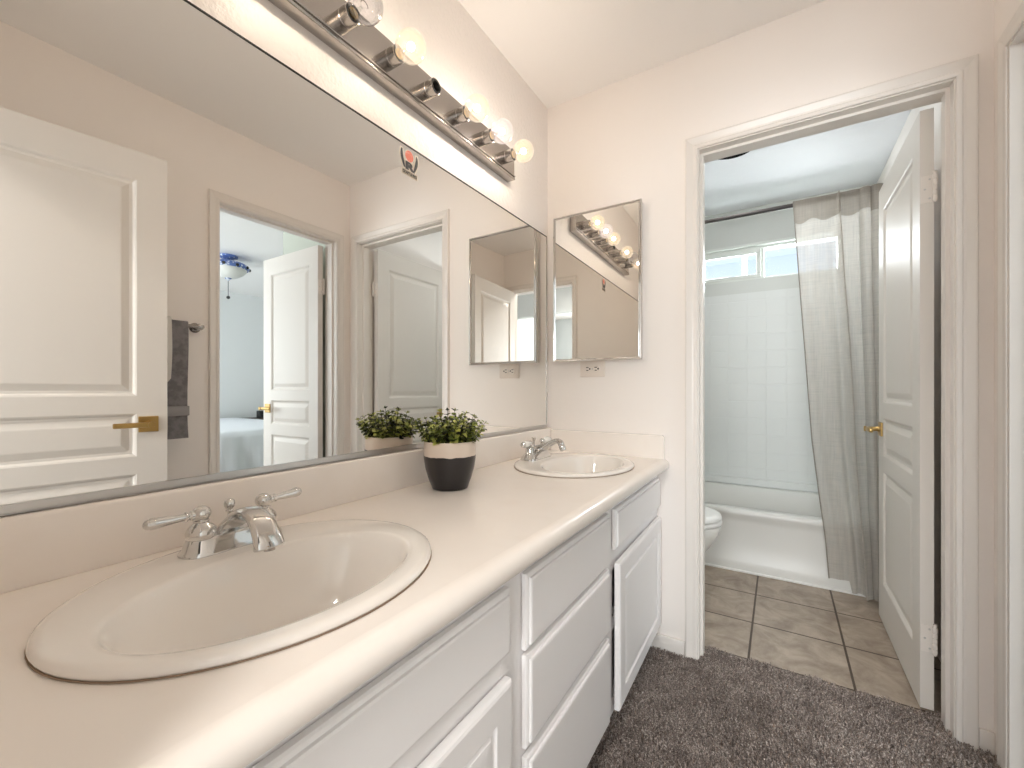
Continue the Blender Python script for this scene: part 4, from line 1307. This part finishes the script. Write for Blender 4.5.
for a, b in ((2.67, 3.595), (3.645, 4.57)):
    finish('pane', rel(boxes((a, b, DY0 - 0.067, DY0 - 0.063, 0.85, 2.15)), wb), M['pane'], wb)

wc = thing('fill_window', 'added unseen bedroom window for fill light, in the wall behind the bed', 'window', (DX1, -0.1, 0.80), kind='structure')  # invented opening that goes with the bedroom side fill
bm = bmesh.new()
for b in ((DX1 + 0.03, DX1 + 0.10, -0.9, 0.7, 0.80, 0.85), (DX1 + 0.03, DX1 + 0.10, -0.9, 0.7, 2.15, 2.20), (DX1 + 0.03, DX1 + 0.10, -0.9, -0.85, 0.85, 2.15), (DX1 + 0.03, DX1 + 0.10, 0.65, 0.7, 0.85, 2.15)):
    box(bm, *b, bevel=0.004)
finish('window_frame', rel(bm, wc), M['vinyl'], wc)
finish('pane', rel(boxes((DX1 + 0.063, DX1 + 0.067, -0.85, 0.65, 0.85, 2.15)), wc), M['pane'], wc)
bd = thing('bed', 'bed with a rumpled white duvet, seen in the long mirror', 'bed', (4.4, 1.95, 0))
def duvet():
    bm = bmesh.new()
    x0, x1, y0, y1, zt = 3.28, 5.42, 1.00, 2.98, 0.705
    rings = []
    for dz, ins, amp in ((0.06 - zt, -0.020, 0.026), (0.20 - zt, -0.022, 0.024), (0.38 - zt, -0.020, 0.018), (0.54 - zt, -0.012, 0.010), (0.64 - zt, 0.0, 0.005), (0.69 - zt, 0.022, 0.002), (0.0, 0.07, 0.0), (0.012, 0.40, 0.0)):
        base = rrect(x0 + ins, x1 - ins, y0 + ins, y1 - ins, 0.10, zt + dz, 5)
        # subdivide the long sides for fold detail
        pts = []
        m = len(base)
        for i in range(m):
            p, q = base[i], base[(i + 1) % m]
            k = 60 if (q - p).length > 0.5 else 1
            for j in range(k):
                pts.append(p.lerp(q, j / k))
        cen = Vector(((x0 + x1) / 2, (y0 + y1) / 2, 0))
        out = []
        for p in pts:
            d = (p - cen)
            d.z = 0
            d.normalize()
            sl = p.x * 17 + p.y * 23
            out.append(p + d * amp * (math.sin(sl + (p.z) * 5) + 0.6 * math.sin(sl * 2.3 - p.z * 9)))
        rings.append(out)
    loft(bm, rings, True, True)
    finish('duvet', rel(bm, bd), M['duvet'], bd, smooth=True, angle=60)
    for y in (1.38, 2.14):
        bm = bmesh.new()
        loft(bm, [rrect(4.98, 5.36, y - 0.33, y + 0.33, 0.06, 0.715), rrect(4.96, 5.38, y - 0.36, y + 0.36, 0.08, 0.76), rrect(4.98, 5.37, y - 0.34, y + 0.34, 0.08, 0.81), rrect(5.05, 5.32, y - 0.22, y + 0.22, 0.06, 0.835)])
        finish('pillow', rel(bm, bd), M['duvet'], bd, smooth=True, angle=70)
    for x, y in ((3.40, 1.12), (3.40, 2.86), (5.30, 1.12), (5.30, 2.86)):
        finish('leg', rel(boxes((x - 0.03, x + 0.03, y - 0.03, y + 0.03, 0, 0.10)), bd), M['wood'], bd)
duvet()
ns = thing('nightstand', 'dark wooden nightstand beyond the bed, mostly behind the bedroom door', 'nightstand', (5.28, 3.30, 0))
finish('case', boxes((-0.22, 0.22, -0.24, 0.24, 0.10, 0.66)), M['wood'], ns)
finish('top', boxes((-0.24, 0.24, -0.26, 0.26, 0.66, 0.685), bevel=0.005), M['wood'], ns)
for z0, z1 in ((0.13, 0.37), (0.40, 0.63)):
    dr = finish('drawer', boxes((-0.235, -0.22, -0.22, 0.22, z0, z1), bevel=0.003), M['wood'], ns)
    bm = bmesh.new()
    lathe(bm, (-0.235, 0, (z0 + z1) / 2), (-1, 0, 0), [(0.006, 0), (0.006, 0.012), (0.014, 0.018), (0.012, 0.026), (0, 0.028)], 16)
    finish('knob', bm, M['nickel'], dr, smooth=True)
for sx_ in (-0.19, 0.19):
    for sy_ in (-0.21, 0.21):
        finish('leg', boxes((sx_ - 0.02, sx_ + 0.02, sy_ - 0.02, sy_ + 0.02, 0, 0.10)), M['wood'], ns)
ac = thing('alarm_clock', 'little black alarm clock on the nightstand, at the edge of the bedroom door', 'clock', (5.22, 3.235, 0.685))
finish('clock_case', boxes((-0.05, 0.05, -0.06, 0.06, 0, 0.105), bevel=0.008), M['black'], ac)
finish('clock_face', boxes((-0.053, -0.050, -0.050, 0.050, 0.022, 0.085)), mat('smoked_display', (0.02, 0.02, 0.025, 1), 0.1), ac)

bl_ = thing('ceiling_light', 'bowl ceiling light with blue rim and pull chain, seen in the long mirror', 'ceiling light', (3.80, 2.15, H))
bm = bmesh.new()
lathe(bm, (0, 0, 0), (0, 0, -1), [(0.085, 0), (0.085, 0.018), (0.06, 0.030), (0.028, 0.036), (0.028, 0.085), (0.0, 0.085)], 32)
finish('canopy', bm, M['blue_metal'], bl_, smooth=True, angle=35)
bm = bmesh.new()
lathe(bm, (0, 0, -0.085), (0, 0, -1), [(0.03, -0.02), (0.150, -0.008), (0.178, 0.010), (0.188, 0.030), (0.176, 0.052), (0.160, 0.050)], 40, True, False)
finish('rim_band', bm, M['blue_metal'], bl_, smooth=True, angle=50)
for k in range(10):
    bm = bmesh.new()
    a = 2 * PI * k / 10
    lathe(bm, (0.186 * math.cos(a), 0.186 * math.sin(a), -0.118), (math.cos(a), math.sin(a), 0), [(0.016, 0), (0.014, 0.008), (0.006, 0.014), (0, 0.015)], 14)
    finish('rim_stud', bm, M['black'], bl_, smooth=True)
bm = bmesh.new()
lathe(bm, (0, 0, -0.130), (0, 0, -1), [(0.166, 0), (0.158, 0.025), (0.130, 0.058), (0.085, 0.085), (0.035, 0.097), (0, 0.099)], 40, False, False)
finish('glass_bowl', bm, M['frost'], bl_, smooth=True)
bm = bmesh.new()
lathe(bm, (0, 0, -0.226), (0, 0, -1), [(0.030, 0), (0.026, 0.010), (0.010, 0.018), (0.008, 0.028), (0, 0.029)], 18)
finish('finial', bm, M['blue_metal'], bl_, smooth=True)
bm = bmesh.new()
tube(bm, [(0, 0, -0.25), (0, 0, -0.415)], 0.0030, 8)
lathe(bm, (0, 0, -0.410), (0, 0, -1), sphere_prof(0.017, -90, 90, 8, 0.012), 14)
finish('pull_chain', bm, M['black'], bl_, smooth=True)
sd = finish('smoke_detector', lathe(bmesh.new(), (2.27, 1.80, H), (0, 0, -1), [(0.06, 0), (0.062, 0.010), (0.055, 0.026), (0.035, 0.032), (0, 0.033)], 28), M['nickel'], smooth=True, angle=40)
tag(sd, 'small grey smoke detector on the bedroom ceiling above the opened door', 'smoke detector')

# ------------------------------------------------------------------ hall behind the camera (seen in the square mirror)
struct('wall_hall_left', boxes((HX0 - 0.1, HX0, HY0, -0.115, 0, H)), M['hall_wall'], 'pale left wall of the hall', 'wall')
struct('wall_hall_far', boxes((HX0, 0.0, HY0 - 0.12, HY0, 0, H), (1.8, HX1 + 0.1, HY0 - 0.12, HY0, 0, H), (0.0, 1.8, HY0 - 0.12, HY0, 0, 0.7), (0.0, 1.8, HY0 - 0.12, HY0, 2.2, H)), M['hall_wall'], 'pale far wall of the hall around its window', 'wall')
struct('wall_hall_front', boxes((HX0, -0.006, -0.115, 0.0, 0, H)), M['hall_wall'], 'pale hall wall beside the vanity room doorway', 'wall')
struct('wall_hall_header', boxes((HX0, HX1, -1.75, -1.63, 2.12, H)), M['hall_wall'], 'pale dropped header across the hall', 'wall')
struct('ceiling_hall', boxes((HX0 - 0.1, HX1 + 0.1, HY0 - 0.12, -0.115, H, H + 0.1)), M['ceil'], 'white hall ceiling', 'ceiling')
struct('floor_hall', boxes((HX0 - 0.1, 1.6, HY0 - 0.12, -0.115, -0.1, 0), (1.6, HX1 + 0.1, HY0 - 0.12, DY0 - 0.12, -0.1, 0)), M['carpet'], 'taupe carpet of the hall', 'floor')
wh = thing('window_3', 'wide hall window behind the camera', 'window', (0.9, HY0, 0.7), kind='structure')
bm = bmesh.new()
for b in ((0.0, 1.8, HY0 - 0.10, HY0 - 0.03, 0.70, 0.75), (0.0, 1.8, HY0 - 0.10, HY0 - 0.03, 2.15, 2.20), (0.0, 0.05, HY0 - 0.10, HY0 - 0.03, 0.75, 2.15), (1.75, 1.8, HY0 - 0.10, HY0 - 0.03, 0.75, 2.15), (0.875, 0.925, HY0 - 0.10, HY0 - 0.03, 0.75, 2.15)):
    box(bm, *b, bevel=0.004)
finish('window_frame', rel(bm, wh), M['vinyl'], wh)
for a, b in ((0.05, 0.875), (0.925, 1.75)):
    finish('pane', rel(boxes((a, b, HY0 - 0.067, HY0 - 0.063, 0.75, 2.15)), wh), M['pane'], wh)
hl = thing('ceiling_light', 'added round white fill light on the hall ceiling behind the camera', 'ceiling light', (1.0, -0.75, H))  # fitting added to carry the hall fill lamp
bm = bmesh.new()
lathe(bm, (0, 0, 0), (0, 0, -1), [(0.19, 0), (0.195, 0.010), (0.19, 0.022), (0.175, 0.024)], 40, True, False)
finish('rim', bm, M['nickel'], hl, smooth=True, angle=40)
bm = bmesh.new()
lathe(bm, (0, 0, 0), (0, 0, -1), [(0.178, 0.016), (0.165, 0.028), (0.12, 0.036), (0.06, 0.040), (0, 0.041)], 36, False, False)
finish('lens', bm, M['lamp_glow'], hl, smooth=True)
